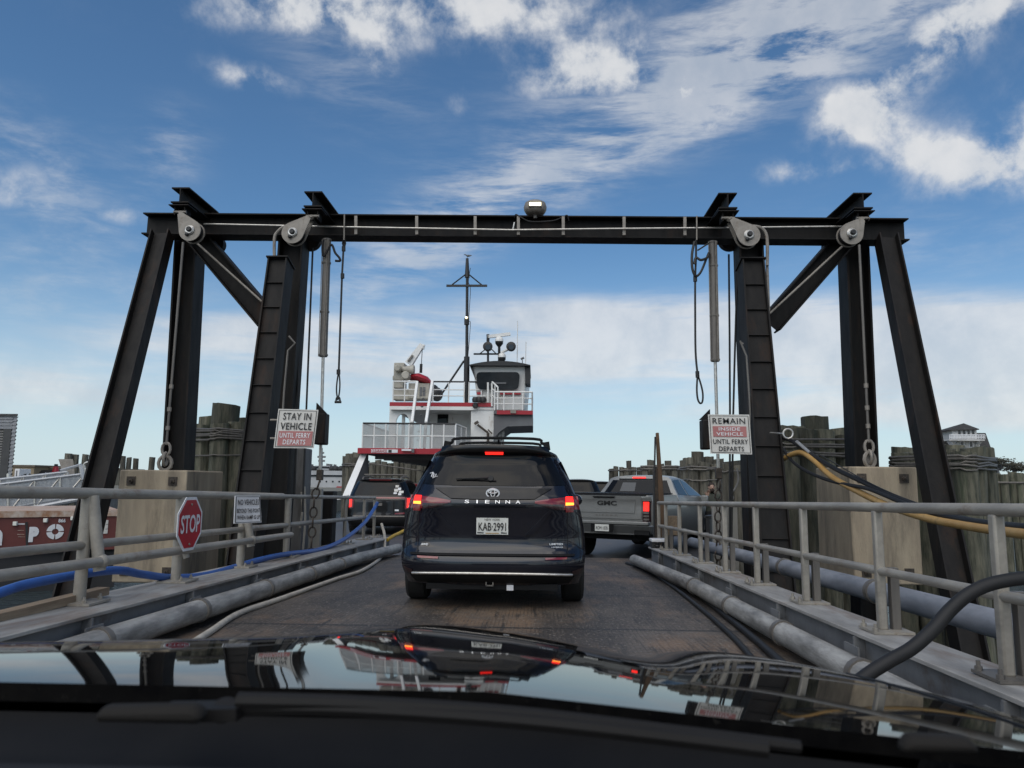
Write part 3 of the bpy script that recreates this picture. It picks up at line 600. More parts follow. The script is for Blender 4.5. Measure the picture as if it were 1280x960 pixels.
m.tube(spline([P(868,302,GY-.12),P(865,318,GY-.14),P(865.5,336,GY-.15),P(870,345,GY-.14),P(876,340,GY-.12),P(882,326,GY-.1),P(886,316,GY-.05),P(884,322,GY-.1),P(876,325,GY-.14),P(870,322,GY-.14),P(868,330,GY-.15)],5), .02, 6)
m.tube([P(872,313,GY-.1),P(886,304,GY-.1)], .012,6); m.build('coiled_loop', CABLE, s_)
for lab, pts in (('black hose loop hanging beside the top of the left cylinder', [(404,300),(402,310),(405,322),(408,318)]),):
    hose('hydraulic_hose', 'short black hose looping round the top of the left cylinder', [P(404.5,300,GY-.1),P(403,310,GY-.1),P(405,320,GY-.1),P(414,306,GY-.05),P(419,316,GY-.1),P(424,322,GY-.1),P(425,326,GY-.1),P(419,326,GY-.1)], .018, RUBBER)

# counterweights of concrete with their suspension rods
def block(label, xa, xb, xs, yt, yb, Y, depth):
    p, q = P(xa,yt,Y), P(xb,yt,Y); zt = p.z; z0 = P((xa+xb)/2,yb,Y).z; x0, x1 = sorted((p.x,q.x))
    t = thing('counterweight_block', label, 'counterweight', ((x0+x1)/2,Y+depth/2,z0), group='concrete counterweights')
    MB().bx(x0,x1,Y,Y+depth,z0,zt).build('concrete_body', CONC, t, bev=.02)
    for fx in (.18,.80):
        for fz in (.90,.10):
            c = V(x0+(x1-x0)*fx, Y-.006, z0+(zt-z0)*fz); m = MB().box(c,(.12,.012,.12)); m.lathe([(.035,0),(.035,.03),(.018,.032),(.018,.07)], c, (0,-1,0), 6); m.build('anchor_bolt', CHAINM, t)
    return t, (x0,x1,zt)
_, bl = block('concrete counterweight hung behind the red stop sign', 150, 234, 279, 587, 729, 10.1, 1.2)
_, br = block('concrete counterweight hung behind the yellow hose', 1061, 1146, 1012, 583, 731, 10.1, 1.2)
def suspension(label, top, bot, Y, zt):
    a, b = P(*top,Y), P(*bot,Y); t = thing('suspension_rod', label, 'rod', b, group='counterweight suspension rods')
    MB().tube([a,b], .018, 8).build('rod', CYL, t)
    for k in (.72,.83,.92): MB().lathe([(.03,-.03),(.03,.03)], a.lerp(b,k), b-a, 8).build('rod_clamp', SHEAVE, t)
    m = MB(); link(m, b-V(0,0,.06), V(0,0,1), V(1,0,0), .06, .02); link(m, b-V(0,0,.2), V(0,0,1), V(0,1,0), .06, .02); link(m, V(b.x,b.y,zt+.10), V(0,0,1), V(1,.3,0), .085, .026, 1.2)
    m.build('shackle_links', SHEAVE, t)
suspension('steel rod with shackle above the concrete block behind the stop sign', (229,303), (208,556), 10.35, bl[2])
suspension('steel rod with shackle above the concrete block behind the yellow hose', (1074,306), (1086,553), 10.35, br[2])
for pts in ([(243,301),(300,362),(334,384)],[(1060,305),(1000,362),(962,394)]):
    pass
tag(MB().tube([P(244,302,GY-.02),P(334,383,GY-.02)], .017, 8).build('wire_rope', SHEAVE), 'pale wire running along the top of the left diagonal brace', 'wire rope', 'wire ropes of the gantry')
tag(MB().tube([P(1055,306,GY-.02),P(962,392,GY-.02)], .017, 8).build('wire_rope', SHEAVE), 'pale wire running along the top of the right diagonal brace', 'wire rope', 'wire ropes of the gantry')

# guide posts and panels at the ramp end
tag(MB().bx(P(361,600,12.3).x,P(380,600,12.3).x,12.3,12.7,WZ-.5,P(370,560,12.3).z).build('guide_post', GREYT, bev=.02), 'weathered grey timber post beside the left stiffened leg', 'post', 'posts at the ramp end')
tag(MB().bx(P(379,600,12.9).x,P(403,600,12.9).x,12.9,13.0,WZ-.5,P(390,611,12.9).z).build('steel_screen', STEELP, bev=.01), 'pale steel panel behind the chain under the STAY IN VEHICLE sign', 'panel', 'guide panels at the ramp end')
tag(MB().bx(P(403.5,600,13.2).x,P(417,600,13.2).x,13.2,13.5,WZ-.5,P(410,614,13.2).z).build('guide_post', BLACK, bev=.02), 'dark square post between the pale panel and the black suv', 'post', 'posts at the ramp end')
tag(MB().bx(P(891,640,12.6).x,P(922,640,12.6).x,12.6,12.7,WZ-.5,P(900,631,12.6).z).build('steel_screen', STEELP, bev=.01), 'pale steel panel behind the chain next to the worker', 'panel', 'guide panels at the ramp end')
for k,(lab,x,y0,y1) in enumerate([('thin pale cord dangling from the left guide post, the nearer of two', 377,615,660),('thin pale cord dangling from the left guide post, the farther of two',380.5,608,690)]):
    tag(MB().tube(spline([P(x,y0,12.2),P(x+1,(y0+y1)/2,12.2),P(x-2,y1,12.2)],5), .02, 6).build('dangling_cord', WHITEH), lab, 'cord', 'cords by the guide post')

# ------------------------------------------------------------------ pile dolphins
def hull2(pts):
    pts = sorted(pts); 
    def half(p):
        h = []
        for q in p:
            while len(h) > 1 and (h[-1][0]-h[-2][0])*(q[1]-h[-2][1])-(h[-1][1]-h[-2][1])*(q[0]-h[-2][0]) <= 0: h.pop()
            h.append(q)
        return h
    a, b = half(pts), half(pts[::-1]); return a[:-1]+b[:-1]
def pile_mesh(m, x, y, r, zt, rnd, n=14):
    lx, ly = rnd.uniform(-.028,.028), rnd.uniform(-.02,.02); r *= rnd.uniform(.92,1.08); sl = rnd.uniform(-.12,.12); z0 = WZ-.8; hgt = zt-z0; k = 7
    vs = []; ph = [rnd.uniform(.93,1.07) for _ in range(n)]
    for i in range(k+1):
        z = z0+hgt*i/k; rr = r*(1.04-.06*i/k)*rnd.uniform(.985,1.015)
        vs += [V(x+lx*(z-zt)+cos(2*pi*j/n)*rr*ph[j], y+ly*(z-zt)+sin(2*pi*j/n)*rr*ph[j], z+((rnd.uniform(-.012,.012)+sl*r*cos(2*pi*j/n)) if i==k else 0)) for j in range(n)]
    fs = [(i*n+j, i*n+(j+1)%n, (i+1)*n+(j+1)%n, (i+1)*n+j) for i in range(k) for j in range(n)]+[tuple(range(k*n,(k+1)*n))]
    m.add(vs, fs)
def dolphin(label, piles, bands=(), mat=WOOD, name='pile_dolphin', cat='pile cluster', group='bound pile clusters', seed=1):
    """piles: (px, py_top, px_width, Y); bands: (py, thickness px, count)"""
    rnd = random.Random(seed); c = P(piles[0][0],piles[0][1],piles[0][3]); t = thing(name, label, cat, (c.x,c.y,WZ), group=group); cir = []
    for px,py,w,Y in piles:
        p = P(px,py,Y); r = w*Y/FOC/2; m = MB(); pile_mesh(m, p.x, p.y, r, p.z, rnd); m.build('pile', mat, t); cir.append((p.x,p.y,r))
    for py,th,cnt,Yb in bands:
        z = P(piles[0][0],py,Yb).z; hp = hull2([(x+(r+.015)*cos(a),y+(r+.015)*sin(a)) for x,y,r in cir for a in [2*pi*k/16 for k in range(16)]])
        for k in range(cnt):
            zz = z-k*th*Yb/FOC
            MB().tube([V(x,y,zz+rnd.uniform(-.02,.02)) for x,y in hp], .42*th*Yb/FOC, 6, closed=True).build('cable_band', CYL, t)
    return t
dolphin('bound timber pile cluster behind the stop sign counterweight', [(283,506,36,13.6),(262,521,26,14.0),(246,530,18,14.3),(306,523,18,14.2),(275,530,24,13.1),(256,532,24,13.4),(298,528,24,13.3),(318,530,20,13.8),(236,535,20,13.9)],
        [(536,3.2,5,13.0),(569,2.2,1,13.0)], seed=2)
dolphin('bound timber pile cluster behind the yellow hose with one taller centre pile', [(1018,521,32,13.7),(990,533,30,13.6),(1044,536,26,13.9),(974,540,20,14.0),(1062,537,22,14.2),(1008,537,26,13.2),(1030,538,24,13.2),(985,538,26,13.0),(1053,545,20,13.3)],
        [(549,3,1,12.9),(556,3,2,12.9),(566,3,2,12.9)], seed=3)
dolphin('stout mossy pile cluster below the white house', [(1128,560,26,13.5),(1148,560,24,14.2),(1168,557,26,14.0),(1192,557,26,13.0),(1216,559,28,12.4),(1228,560,24,13.0),(1180,562,24,12.7),(1204,566,28,12.2),(1125,566,22,13.0),(1148,566,24,13.2)],
        [(570,3.6,4,12.0),(586,2.6,1,12.0)], seed=4)
dolphin('dark pile with frayed rope between the right leg and the worker', [(914,577,24,17.5),(908,580,12,17.2),(922,582,14,17.3)], [(590,2,1,17.2)], seed=5, mat=WOODF)
dolphin('tall pile cluster behind the standing worker', [(872,565,15,22),(861,572,14,22),(885,571,14,22.3),(898,574,12,22),(855,575,10,22.5),(880,578,14,21.6),(866,580,14,21.6),(893,580,12,21.7)], [(584,2.4,2,21.5),(600,2,1,21.5)], seed=6, mat=WOODF)
dolphin('pile cluster with curved band just right of the pickup roof', [(813,575,9,32),(835,576,8,32),(806,582,8,31.5),(821,581,9,31.5),(829,582,9,31.5),(842,582,9,31.6),(850,583,8,32),(826,580,8,33)], [(583,3,2,31.3)], seed=7, mat=WOODF)
dolphin('low pile cluster left of the pickup roof', [(786,576,7,38),(770,583,6,38),(777,584,7,37.5),(792,584,7,37.5),(799,584,7,38),(764,586,6,38),(783,585,7,37.4),(805,586,7,38)], [(588,2.2,1,37.3)], seed=8, mat=WOODF)
dolphin('dark bound pile cluster between the distant ship and the ferry', [(438,567,13,40),(447,566,12,40),(455,568,12,40.3),(433,570,9,40.4),(443,572,12,39.6),(452,573,11,39.7)], [(580,2,2,39.4)], seed=9, mat=WOODF)
dolphin('row of slim timber piles in the water below the white house', [(1236+i*9.6, 590+(i%3)*1.5, 9, 27+.2*(i%2)) for i in range(18)], [(603,3,1,26.6)], seed=10, mat=WOOD, name='pile_row', cat='pile row')
dolphin('pile wall seen through the car deck of the ferry', [(436+i*7.4, 575+(i*7%5), 8, 58+.3*(i%2)) for i in range(22)], [], seed=11, mat=WOODF, name='pile_row', cat='pile row')
for i,(x,y,w) in enumerate([(86,567,9),(94.5,568,8),(107,568,8),(114.5,569,6),(154,570,7),(161.5,572,6),(190.5,571.5,7.5),(170,573,7)]):
    m = MB(); p = P(x,y,42+i*.4); pile_mesh(m, p.x, p.y, w*42/FOC/2, p.z, random.Random(i))
    tag(m.build('mooring_pile', WOODF), ['square headed mooring pile right behind the gangway hood','mooring pile paired with the hood pile by the gangway','mooring pile by the upper gangway end','mooring pile touching the left raked leg','mooring pile right of the left raked leg','mooring pile between two others beyond the raked leg','lone mooring pile just left of the second column','short mooring pile midway between the raked leg and column'][i], 'mooring pile', 'mooring piles beyond the gangway')
# frayed rope on the dark pile, timber uprights at the end of the right railing
tag(MB().tube(spline([P(921,585,16.6),P(923,600,16.6),P(918,612,16.6),P(912,618,16.6),P(917,622,16.6),P(910,630,16.6)],5), .02, 6).build('rope', GREYT), 'frayed pale rope hanging on the dark pile', 'rope')
t = thing('gate_post', 'tall thin rusty timber upright at the end of the right railing', 'post', P(829,690,13.9))
MB().bar(P(830,688,13.9), P(821.5,541,13.9), .13, .1, w1=.05).build('upright', RUSTWOOD, t, bev=.01)
MB().bar(P(823,690,13.95), P(819.5,585,13.95), .16, .1, w1=.1).build('side_board', CHAINM, t, bev=.01)
tag(MB().tube([P(819,546,13.8),P(818,600,13.8),P(817.5,690,13.8)], .016, 6).build('guy_wire', CABLE), 'thin wire hanging beside the rusty timber upright', 'wire')
t = thing('hose_rack', 'small white topped rack on the far end of the right kerb', 'rack', P(824,683,13.4))
MB().bar(P(813,675,13.4),P(832,675,13.4),.3,.05,(0,1,0)).build('rack_top', SIGNW2, t, bev=.01)
m = MB()
for x in (815,830): m.bar(P(x,676,13.4),P(x,684,13.4),.04,.25)
m.bar(P(815,683,13.3),P(830,677,13.3),.02,.02); m.bar(P(815,677,13.3),P(830,683,13.3),.02,.02); m.build('rack_frame', CABLE, t)
tag(MB().box(P(842,657,14.2),(.30,.05,.36)).build('plywood_board', PLANK, bev=.01), 'small pale board standing behind the far railing posts', 'board')
# ------------------------------------------------------------------ signs
def sign_board(name, label, corners, layers, group=None, thick=.008, border=None, face=SIGNW):
    """corners TL TR BR BL in 3D; layers: ('rect', u0,v0,u1,v1, mat, partname) or ('text', body, uc,vc,w,h, mat, bold, partname) in 0..1 from the top left"""
    TL, TR, BR, BL = [Vector(c) for c in corners]; t = thing(name, label, 'sign', (BL+BR)/2, group=group)
    nrm = (TR-TL).cross(TL-BL).normalized()     # towards the reader
    pt = lambda u, v: TL.lerp(TR,u).lerp(BL.lerp(BR,u), v)
    def plate(nm, u0,v0,u1,v1, mat, lift, par):
        q = [pt(u0,v0),pt(u0,v1),pt(u1,v1),pt(u1,v0)]; MB().prism([c+nrm*lift for c in q], -nrm*(thick if lift==0 else lift*.9)).build(nm, mat, par, smooth=False)
    plate('sign_plate', 0,0,1,1, face, 0, t)
    lift = .003
    for l in layers:
        if l[0] == 'rect': plate(l[6], *l[1:5], l[5], lift, t); lift += .0015
        else:
            _, body, uc, vc, w, h, mat, bold, nm = l; c = pt(uc,vc)+nrm*lift
            x = (pt(1,vc)-pt(0,vc)); y = (pt(uc,0)-pt(uc,1))
            text(nm, body, mat, frame_m(c, x, y), t, width=w, height=h, bold=bold, depth=.002, spacing=1.08)
    return t
def border(mat, a, b, w=.012, nm='border'):
    return [('rect',a,b,1-a,b+w,mat,nm),('rect',a,1-b-w,1-a,1-b,mat,nm),('rect',a,b+w,a+w,1-b-w,mat,nm),('rect',1-a-w,b+w,1-a,1-b-w,mat,nm)]
SY = 9.85
sign_board('warning_sign', 'square sign reading STAY IN VEHICLE UNTIL FERRY DEPARTS', [P(348,511,SY),P(398,512.3,SY),P(392,560.3,SY),P(342,560,SY)],
    border(DKFRAME,.03,.03)+[('rect',.085,.565,.935,.94,SIGNR,'red_panel'),
    ('text','STAY IN',.5,.185,.70,.185,INK,.015,'lettering'),('text','VEHICLE',.5,.44,.78,.185,INK,.015,'lettering'),('text','UNTIL FERRY',.5,.675,.76,.125,SIGNW2,.012,'lettering'),('text','DEPARTS',.5,.845,.56,.125,SIGNW2,.012,'lettering')], 'warning signs on the ladder legs')
sign_board('warning_sign', 'square sign reading REMAIN INSIDE VEHICLE UNTIL FERRY DEPARTS', [P(885,518,SY),P(936.6,518.3,SY),P(940.2,568,SY),P(888,567,SY)],
    border(DKFRAME,.03,.03)+[('rect',.095,.30,.90,.565,SIGNR,'red_panel'),
    ('text','REMAIN',.49,.165,.79,.145,INK,.006,'lettering'),('text','INSIDE',.49,.37,.52,.085,SIGNW2,.012,'lettering'),('text','VEHICLE',.49,.495,.64,.085,SIGNW2,.012,'lettering'),('text','UNTIL FERRY',.50,.69,.84,.12,INK,.012,'lettering'),('text','DEPARTS',.51,.87,.60,.12,INK,.012,'lettering')], 'warning signs on the ladder legs')
m = MB()
for y in (525,548): tag(MB().tube([P(338,y,9.95),P(365,y,9.95)], .015, 8).build('sign_bracket', SHEAVE), 'short steel bracket behind the '+('top' if y==525 else 'bottom')+' of the STAY IN VEHICLE sign', 'bracket', 'sign brackets')
sign_board('notice_sign', 'white sign reading NO VEHICLES BEYOND THIS POINT WHEN RAMP IS UP', [P(294,619.5,7.95),P(325,619.5,8.3),P(327,653,8.3),P(292.5,654.5,7.95)],
    border(INK,.03,.03,.012)+[('text','NO VEHICLES',.5,.24,.82,.20,INK,.015,'lettering'),('text','BEYOND THIS POINT',.5,.55,.86,.155,INK,.02,'lettering'),('text','WHEN RAMP IS UP',.5,.79,.84,.155,INK,.02,'lettering')], face=SIGNW2)
# stop sign, flat against the inner side of the left railing
st = thing('stop_sign', 'red octagonal STOP sign fixed to the left railing', 'sign', Q(237,688,-3.22))
c0 = Q(237.5,654.7,-3.2); hh = (Q(237,621.5,-3.2).z-Q(237,688,-3.2).z)/2
def octo(r, x): return [V(x, c0.y+r/cos(pi/8)*cos(pi/8+k*pi/4), c0.z+r/cos(pi/8)*sin(pi/8+k*pi/4)) for k in range(8)]
MB().prism(octo(hh, c0.x), (-.006,0,0)).build('sign_plate', SIGNW2, st, smooth=False)
MB().prism(octo(hh*.89, c0.x+.003), (-.002,0,0)).build('red_face', STOPR, st, smooth=False)
text('lettering', 'STOP', SIGNW2, frame_m(c0+V(.0045,0,0), V(0,1,0), V(0,0,1)), st, width=hh*1.56, height=hh*.68, bold=.02, depth=.002)
for dz in (.72,-.76): MB().lathe([(.012,0),(.012,.006),(.006,.01)], c0+V(.004,0,dz*hh), (1,0,0), 8).build('bolt', SHEAVE, st)

# ------------------------------------------------------------------ ferry
FY = 30.0
DZ = -.53                                    # car deck level
fe = thing('ferry', 'white and red car ferry with dark mast and side wheelhouse beyond the ramp', 'ferry', (-2.5, 15.2, WZ))
def fp(px, py, Y=FY): return P(px, py, Y)
def fbox(name, mat, x0, y0, x1, y1, Y, D_, par=None, bev=0):
    a, b = P(x0,y0,Y), P(x1,y1,Y); return MB().bx(a.x,b.x,Y,Y+D_,b.z,a.z).build(name, mat, par or fe, bev=bev)
FX0, FX1 = -8.0, 5.6
m = MB(); m.prism([V(-4.2,15.25,0),V(3.4,15.25,0),V(FX1,19.5,0),V(FX1,62,0),V(FX0,62,0),V(FX0,21,0)], (0,0,.25)); 
for i in range(len(m.v)): m.v[i].z += DZ-.25
m.build('car_deck', FDECK, fe, smooth=False)
m = MB(); m.prism([V(-4.1,15.5,WZ-.4),V(3.3,15.5,WZ-.4),V(FX1-.05,19.6,WZ-.4),V(FX1-.05,61.9,WZ-.4),V(FX0+.05,61.9,WZ-.4),V(FX0+.05,21.1,WZ-.4)], (0,0,DZ-.25-WZ+.4-.004)); m.build('hull', HULLD, fe, smooth=False)
m = MB().hexa([V(x,y,z) for z in (dk(15.2)-.06, dk(15.2)) for x,y in ((-3.0,15.22),(2.2,15.22),(2.4,16.0),(-3.2,16.0))]); 
for i in (2,3,6,7): m.v[i].z = DZ + (.02 if i > 3 else .003)
m.build('apron_plate', FDECK, fe, smooth=False)
# bulwarks
def bulwark(pts, h, mat=FWHITE):
    m = MB()
    for a, b in zip(pts, pts[1:]):
        m.bar(V(a[0],a[1],DZ+h/2), V(b[0],b[1],DZ+h/2), .08, h, (b[1]-a[1], -(b[0]-a[0]), 0)); m.bar(V(a[0],a[1],DZ+h), V(b[0],b[1],DZ+h), .16, .05, (b[1]-a[1], -(b[0]-a[0]), 0))
    return m.build('bulwark', mat, fe)
bulwark([(3.5,15.5),(5.5,19.6),(5.5,61)], 1.0, FBLACK); bulwark([(-4.3,15.5),(-7.7,21.1),(-7.9,28)], .95, FBLACK)
MB().bar(P(415,624,25), P(436,620.5,25), .1,.1).build('fender_rail', FWHITE, fe)
# raked corner plate at the front of the car tunnel
a0, a1, b1, b0 = P(428,620,27.6), P(451,566,29.4), P(459,566,29.4), P(437,620,27.6)
MB().prism([a0,a1,b1,b0], (0,.1,0)).build('raked_pillar', FWHITE, fe, smooth=False)
MB().prism([b0+V(0,.05,0),b1+V(0,.05,0),P(460,620,29.8)], (0,.08,0)).build('pillar_gusset', FGREY, fe, smooth=False)
# clearance deck
x0 = P(449,560,29).x; x1 = P(612,560,29).x
zt, zb2 = P(520,560.5,29).z, P(520,567.5,29).z
MB().bx(x0,x1,29,29.06,zb2,zt).build('red_band', FRED, fe)
MB().bx(x0,x1,29.061,47,zb2+.03,zt-.01).build('deck_slab', FGREY, fe)
MB().bx(x0-.061,x0-.001,29,47,zb2,zt).build('red_band', FRED, fe)
# ceiling stiffening beams and the tunnel walls
for k in range(9): MB().bx(x0+.2,x1,31+k*1.8,31.15+k*1.8,zb2-.16,zb2+.029).build('ceiling_beam', FGREY, fe)
a, b = P(464,562.3,28.95), P(497,566.8,28.95)
fbox('clearance_plate', SIGNW2, 464, 561.6, 497, 566, 28.98, .02)
text('lettering', 'CLEARANCE', FRED, frame_m(P(474,563.8,28.975), V(1,0,0), V(0,0,1)), fe, width=.60, height=.105, bold=.03, depth=.003)
fbox('clearance_mark', INK, 485.5, 562.2, 489.5, 565.6, 28.972, .006)
fbox('light_fitting', SIGNW2, 502, 561.2, 514, 563.6, 28.85, .1); fbox('light_fitting', FGREY, 514.6,560.8,517.5,565.6,28.85,.1)
MB().tube([P(452,578,44),P(530,589,44)], .04, 6).build('hanging_cable', CYL, fe)
for k,(xa,ya,xb,yb) in enumerate(((488,571,505,572),(513,575,528,576))): MB().bar(P(xa,ya,34+k*5),P(xb,yb,34+k*5),.25,.05,(0,1,0)).build('ceiling_light', SIGNW2, fe)
fbox('tunnel_side_wall', FWHITE, 583, 566, 617, 640, 30.6, 14)
# front mesh railing on the clearance deck
def meshmat():
    m = bpy.data.materials.new('railing_mesh'); m.use_nodes = True; t = m.node_tree; n = t.nodes; l = t.links; b = n['Principled BSDF']; b.inputs['Base Color'].default_value = (.40,.40,.39,1); b.inputs['Roughness'].default_value = .5
    tr = n.new('ShaderNodeBsdfTransparent'); mx = n.new('ShaderNodeMixShader'); tcn = n.new('ShaderNodeTexCoord'); ch = n.new('ShaderNodeTexChecker'); ch.inputs['Scale'].default_value = 60; l.new(tcn.outputs['Object'], ch.inputs['Vector'])
    mr = n.new('ShaderNodeMapRange'); l.new(ch.outputs['Fac'], mr.inputs[0]); mr.inputs[3].default_value = .12; mr.inputs[4].default_value = .72
    l.new(mr.outputs[0], mx.inputs[0]); l.new(tr.outputs[0], mx.inputs[1]); l.new(b.outputs[0], mx.inputs[2]); l.new(mx.outputs[0], n['Material Output'].inputs[0]); return m
MESHM = meshmat()
def ferry_rail(p, q, h, nposts, mesh=False, mids=(.5,), top=FWHITE, r=.03):
    p, q = Vector(p), Vector(q); up = V(0,0,h)
    o = MB().tube([p+up,q+up], r+.005, 8).build('rail_top', top, fe)
    m = MB()
    for k in mids: m.tube([p+up*k,q+up*k], r*.8, 6)
    for i in range(nposts): c = p.lerp(q, i/(nposts-1)); m.tube([c, c+up], r, 6)
    m.build('rail_posts', FWHITE, fe)
    if mesh: MB().bar(p+up*.5, q+up*.5, .012, h*.96, (q-p).cross(up)).build('rail_mesh', MESHM, fe)
za = zt; hr = P(520,529.5,29.15).z-za
ferry_rail((x0+.08,29.15,za),(P(569,560,29.15).x,29.15,za),hr,9,True,top=FBLACK)
ferry_rail((x0+.08,29.2,za),(x0+.08,38,za),hr,6,True,top=FBLACK)
ferry_rail((P(569,560,29.15).x,29.2,za),(P(569,560,29.15).x+.2,31.4,za),hr,3,True)
# upper house
UY = 31.5
uz = P(550,503,UY).z; uzb = P(550,508,UY).z; ux0, ux1 = P(487,505,UY).x, P(616.5,505,UY).x
MB().bx(ux0,ux1,UY,UY+.05,uzb,uz).build('red_band', FRED, fe)
MB().bx(ux0,ux1,UY+.051,UY+9,uzb-.12,uz-.005).build('upper_deck', FWHITE, fe)
MB().bx(P(487,508,UY).x,P(596,508,UY).x,UY+.001,UY+.05,P(500,512,UY).z,uzb-.001).build('fascia', FWHITE, fe)
fbox('house_wall', FWHITE, 538, 508, 592, 562, UY+2.2, 6)
fbox('house_window', GLASS, 547, 518, 560, 530, UY+2.16, .05)
fbox('tower_block', FWHITE, 589, 508.3, 616.5, 567, UY+.1, 5)
# arched portal at the left of the house
m = MB(); A = P(487,512,UY+.3); B = P(516,562,UY+.3); w = B.x-A.x
outer = [V(A.x,UY+.3,B.z),V(A.x,UY+.3,A.z),V(B.x,UY+.3,A.z),V(B.x,UY+.3,B.z)]
ai, bi = P(495,517,UY+.3), P(511,562,UY+.3); arch = []
for k in range(13):
    th = pi*k/12; arch.append(V((ai.x+bi.x)/2-(bi.x-ai.x)/2*cos(th), UY+.3, ai.z-.45+.45*sin(th)))
poly = [outer[0],outer[1],outer[2],outer[3],V(bi.x,UY+.3,B.z)]+arch[::-1]+[V(ai.x,UY+.3,B.z)]
m.prism(poly, (0,.12,0)); m.build('arched_portal', FWHITE, fe, smooth=False)
fbox('portal_post', FWHITE, 502.5, 516, 505, 562, UY+2.4, .1)
# wing and wheelhouse on the right
WY = 31.0
MB().bx(P(621,515,WY).x,P(666,515,WY).x,WY,WY+.05,P(640,518,WY).z,P(640,513,WY).z).build('red_band', FRED, fe)
MB().bx(P(617,515,WY).x,P(666,515,WY).x,WY+.051,WY+5,P(640,518,WY).z+.02,P(640,513,WY).z-.005).build('wing_deck', FGREY, fe)
MB().prism([P(617,518,WY+.2),P(666,518,WY+.2),P(666,532,WY+.2),P(634,533,WY+.2),P(624,540,WY+.2),P(617,548,WY+.2)], (0,4.5,0)).build('wing_support', FGREY, fe, smooth=False)
fbox('wing_bracket', SHEAVE, 638,512,645,516.5,WY-.06,.05)
for x in (620,624,628.5): fbox('stanchion', FWHITE, x-1, 518, x+1, 600, WY+1.2, .12)
fbox('stair_tower', FGREY, 617.5, 540, 622, 600, WY+2, 3)
# wheelhouse: shell leaning out at the top, dark window band
def hp(x,y,Y): return P(x,y,Y)
wt, wb = (590,662), (598,655)
Yt, Yb = WY+.55, WY+.85
fl = [P(598,513,Yb),P(655,513,Yb),P(658,457,Yt),P(591,457,Yt)]
MB().hexa([fl[0],fl[1],fl[1]+V(.1,3.2,0),fl[0]+V(-.1,3.2,0),fl[3],fl[2],fl[2]+V(.15,3.4,0),fl[3]+V(-.15,3.4,0)]).build('wheelhouse_wall', FWHITE, fe, bev=.04)
wn = [P(597,487,Yt-.0),P(648,487,Yt-.0),P(650,465,Yt-.12),P(595,465,Yt-.12)]
wp = []
cc = (wn[0]+wn[1]+wn[2]+wn[3])/4
for i in range(4):
    p, pr, nx = wn[i], wn[i-1], wn[(i+1)%4]; u1 = (pr-p).normalized()*.22; u2 = (nx-p).normalized()*.22
    for k in range(5): q = k/4; wp.append((p+u1)*(1-q)**2+p*2*q*(1-q)+(p+u2)*q*q)
MB().prism(wp, (0,.16,0)).build('wheelhouse_window', GLASSG, fe, smooth=False)
MB().bar((wn[0]+wn[3])/2+(wn[1]-wn[0])*.42+V(0,-.01,-.1),(wn[0]+wn[3])/2+(wn[1]-wn[0])*.72+V(0,-.01,-.1),.01,.06,(0,1,0)).build('window_wiper', FGREY, fe)
MB().bx(P(596,491,Yb-.2).x,P(602,491,Yb-.2).x,Yb-.2,Yb-.1,P(600,493,Yb-.2).z,P(600,490,Yb-.2).z).build('red_strip', FRED, fe)
MB().bx(P(625,491,Yb-.22).x,P(651,491,Yb-.22).x,Yb-.22,Yb-.12,P(640,493,Yb-.2).z,P(640,490,Yb-.2).z).build('red_strip', FRED, fe)
rz0 = P(620,457,Yt-.3).z; rx0_, rx1_ = P(587,457,Yt-.3).x, P(663,457,Yt-.3).x
m = MB(); n = 10
for i in range(n):
    u0, u1 = i/n, (i+1)/n; f = lambda u: rx0_+(rx1_-rx0_)*u; zc = lambda u: rz0+.03+.17*(1-(2*u-1)**2)
    m.hexa([V(f(u0),Yt-.35,rz0),V(f(u1),Yt-.35,rz0),V(f(u1),Yt+3.6,rz0),V(f(u0),Yt+3.6,rz0),V(f(u0),Yt-.35,zc(u0)),V(f(u1),Yt-.35,zc(u1)),V(f(u1),Yt+3.6,zc(u1)),V(f(u0),Yt+3.6,zc(u0))])
m.build('wheelhouse_roof', FBLACK, fe)
m = MB().prism([P(656,457,Yt-.1),P(663,458,Yt-.1),P(663,480,Yt-.1),P(656.5,479,Yt-.1)], (0,1.2,0)); m.prism([P(587,457,Yt-.1),P(591,457,Yt-.1),P(594,474,Yt-.1)], (0,1.2,0)); m.build('sun_visor', FBLACK, fe, smooth=False)
fbox('wheelhouse_door_edge', FBLACK, 652.5, 480, 655, 503, Yb-.05, .1)
# roof gear
RY_ = Yt+1.2
m = MB().tube([P(610,455,RY_),P(610,430,RY_)], .05,8); m.tube([P(610,430,RY_),P(610,418,RY_)], .07,8); m.build('radar_post', FBLACK, fe)
MB().bar(P(609,421,RY_),P(638,417.5,RY_),.12,.14,(0,1,0)).build('radar_scanner', FWHITE, fe)
m = MB().tube([P(592,442.5,RY_),P(626,442.5,RY_)],.04,6); m.tube([P(600,442,RY_),P(610,434,RY_)],.025,6); m.tube([P(620,442,RY_),P(612,434,RY_)],.025,6); m.tube([P(610,455,RY_),P(610,442,RY_)],.05,6); m.build('signal_yard', FBLACK, fe)
def dome(px,py,s,py0): 
    m = MB().lathe([(.06,0),(.06,.0)], P(px,py0,RY_), n=8) if 0 else MB().tube([P(px,py0,RY_),P(px,py+3,RY_)], .06, 8); m.lathe([(.08,-.25*s),(.2*s,-.1*s),(.2*s,0)], P(px,py,RY_), n=12); o = m.build('dome_base', FBLACK, fe)
    MB().lathe([(.21*s,0),(.21*s,.1*s),(.16*s,.2*s),(.02,.27*s)], P(px,py,RY_), n=14).build('antenna_dome', FWHITE, o)
dome(624,427,.9,455); dome(627.5,447,.85,456)
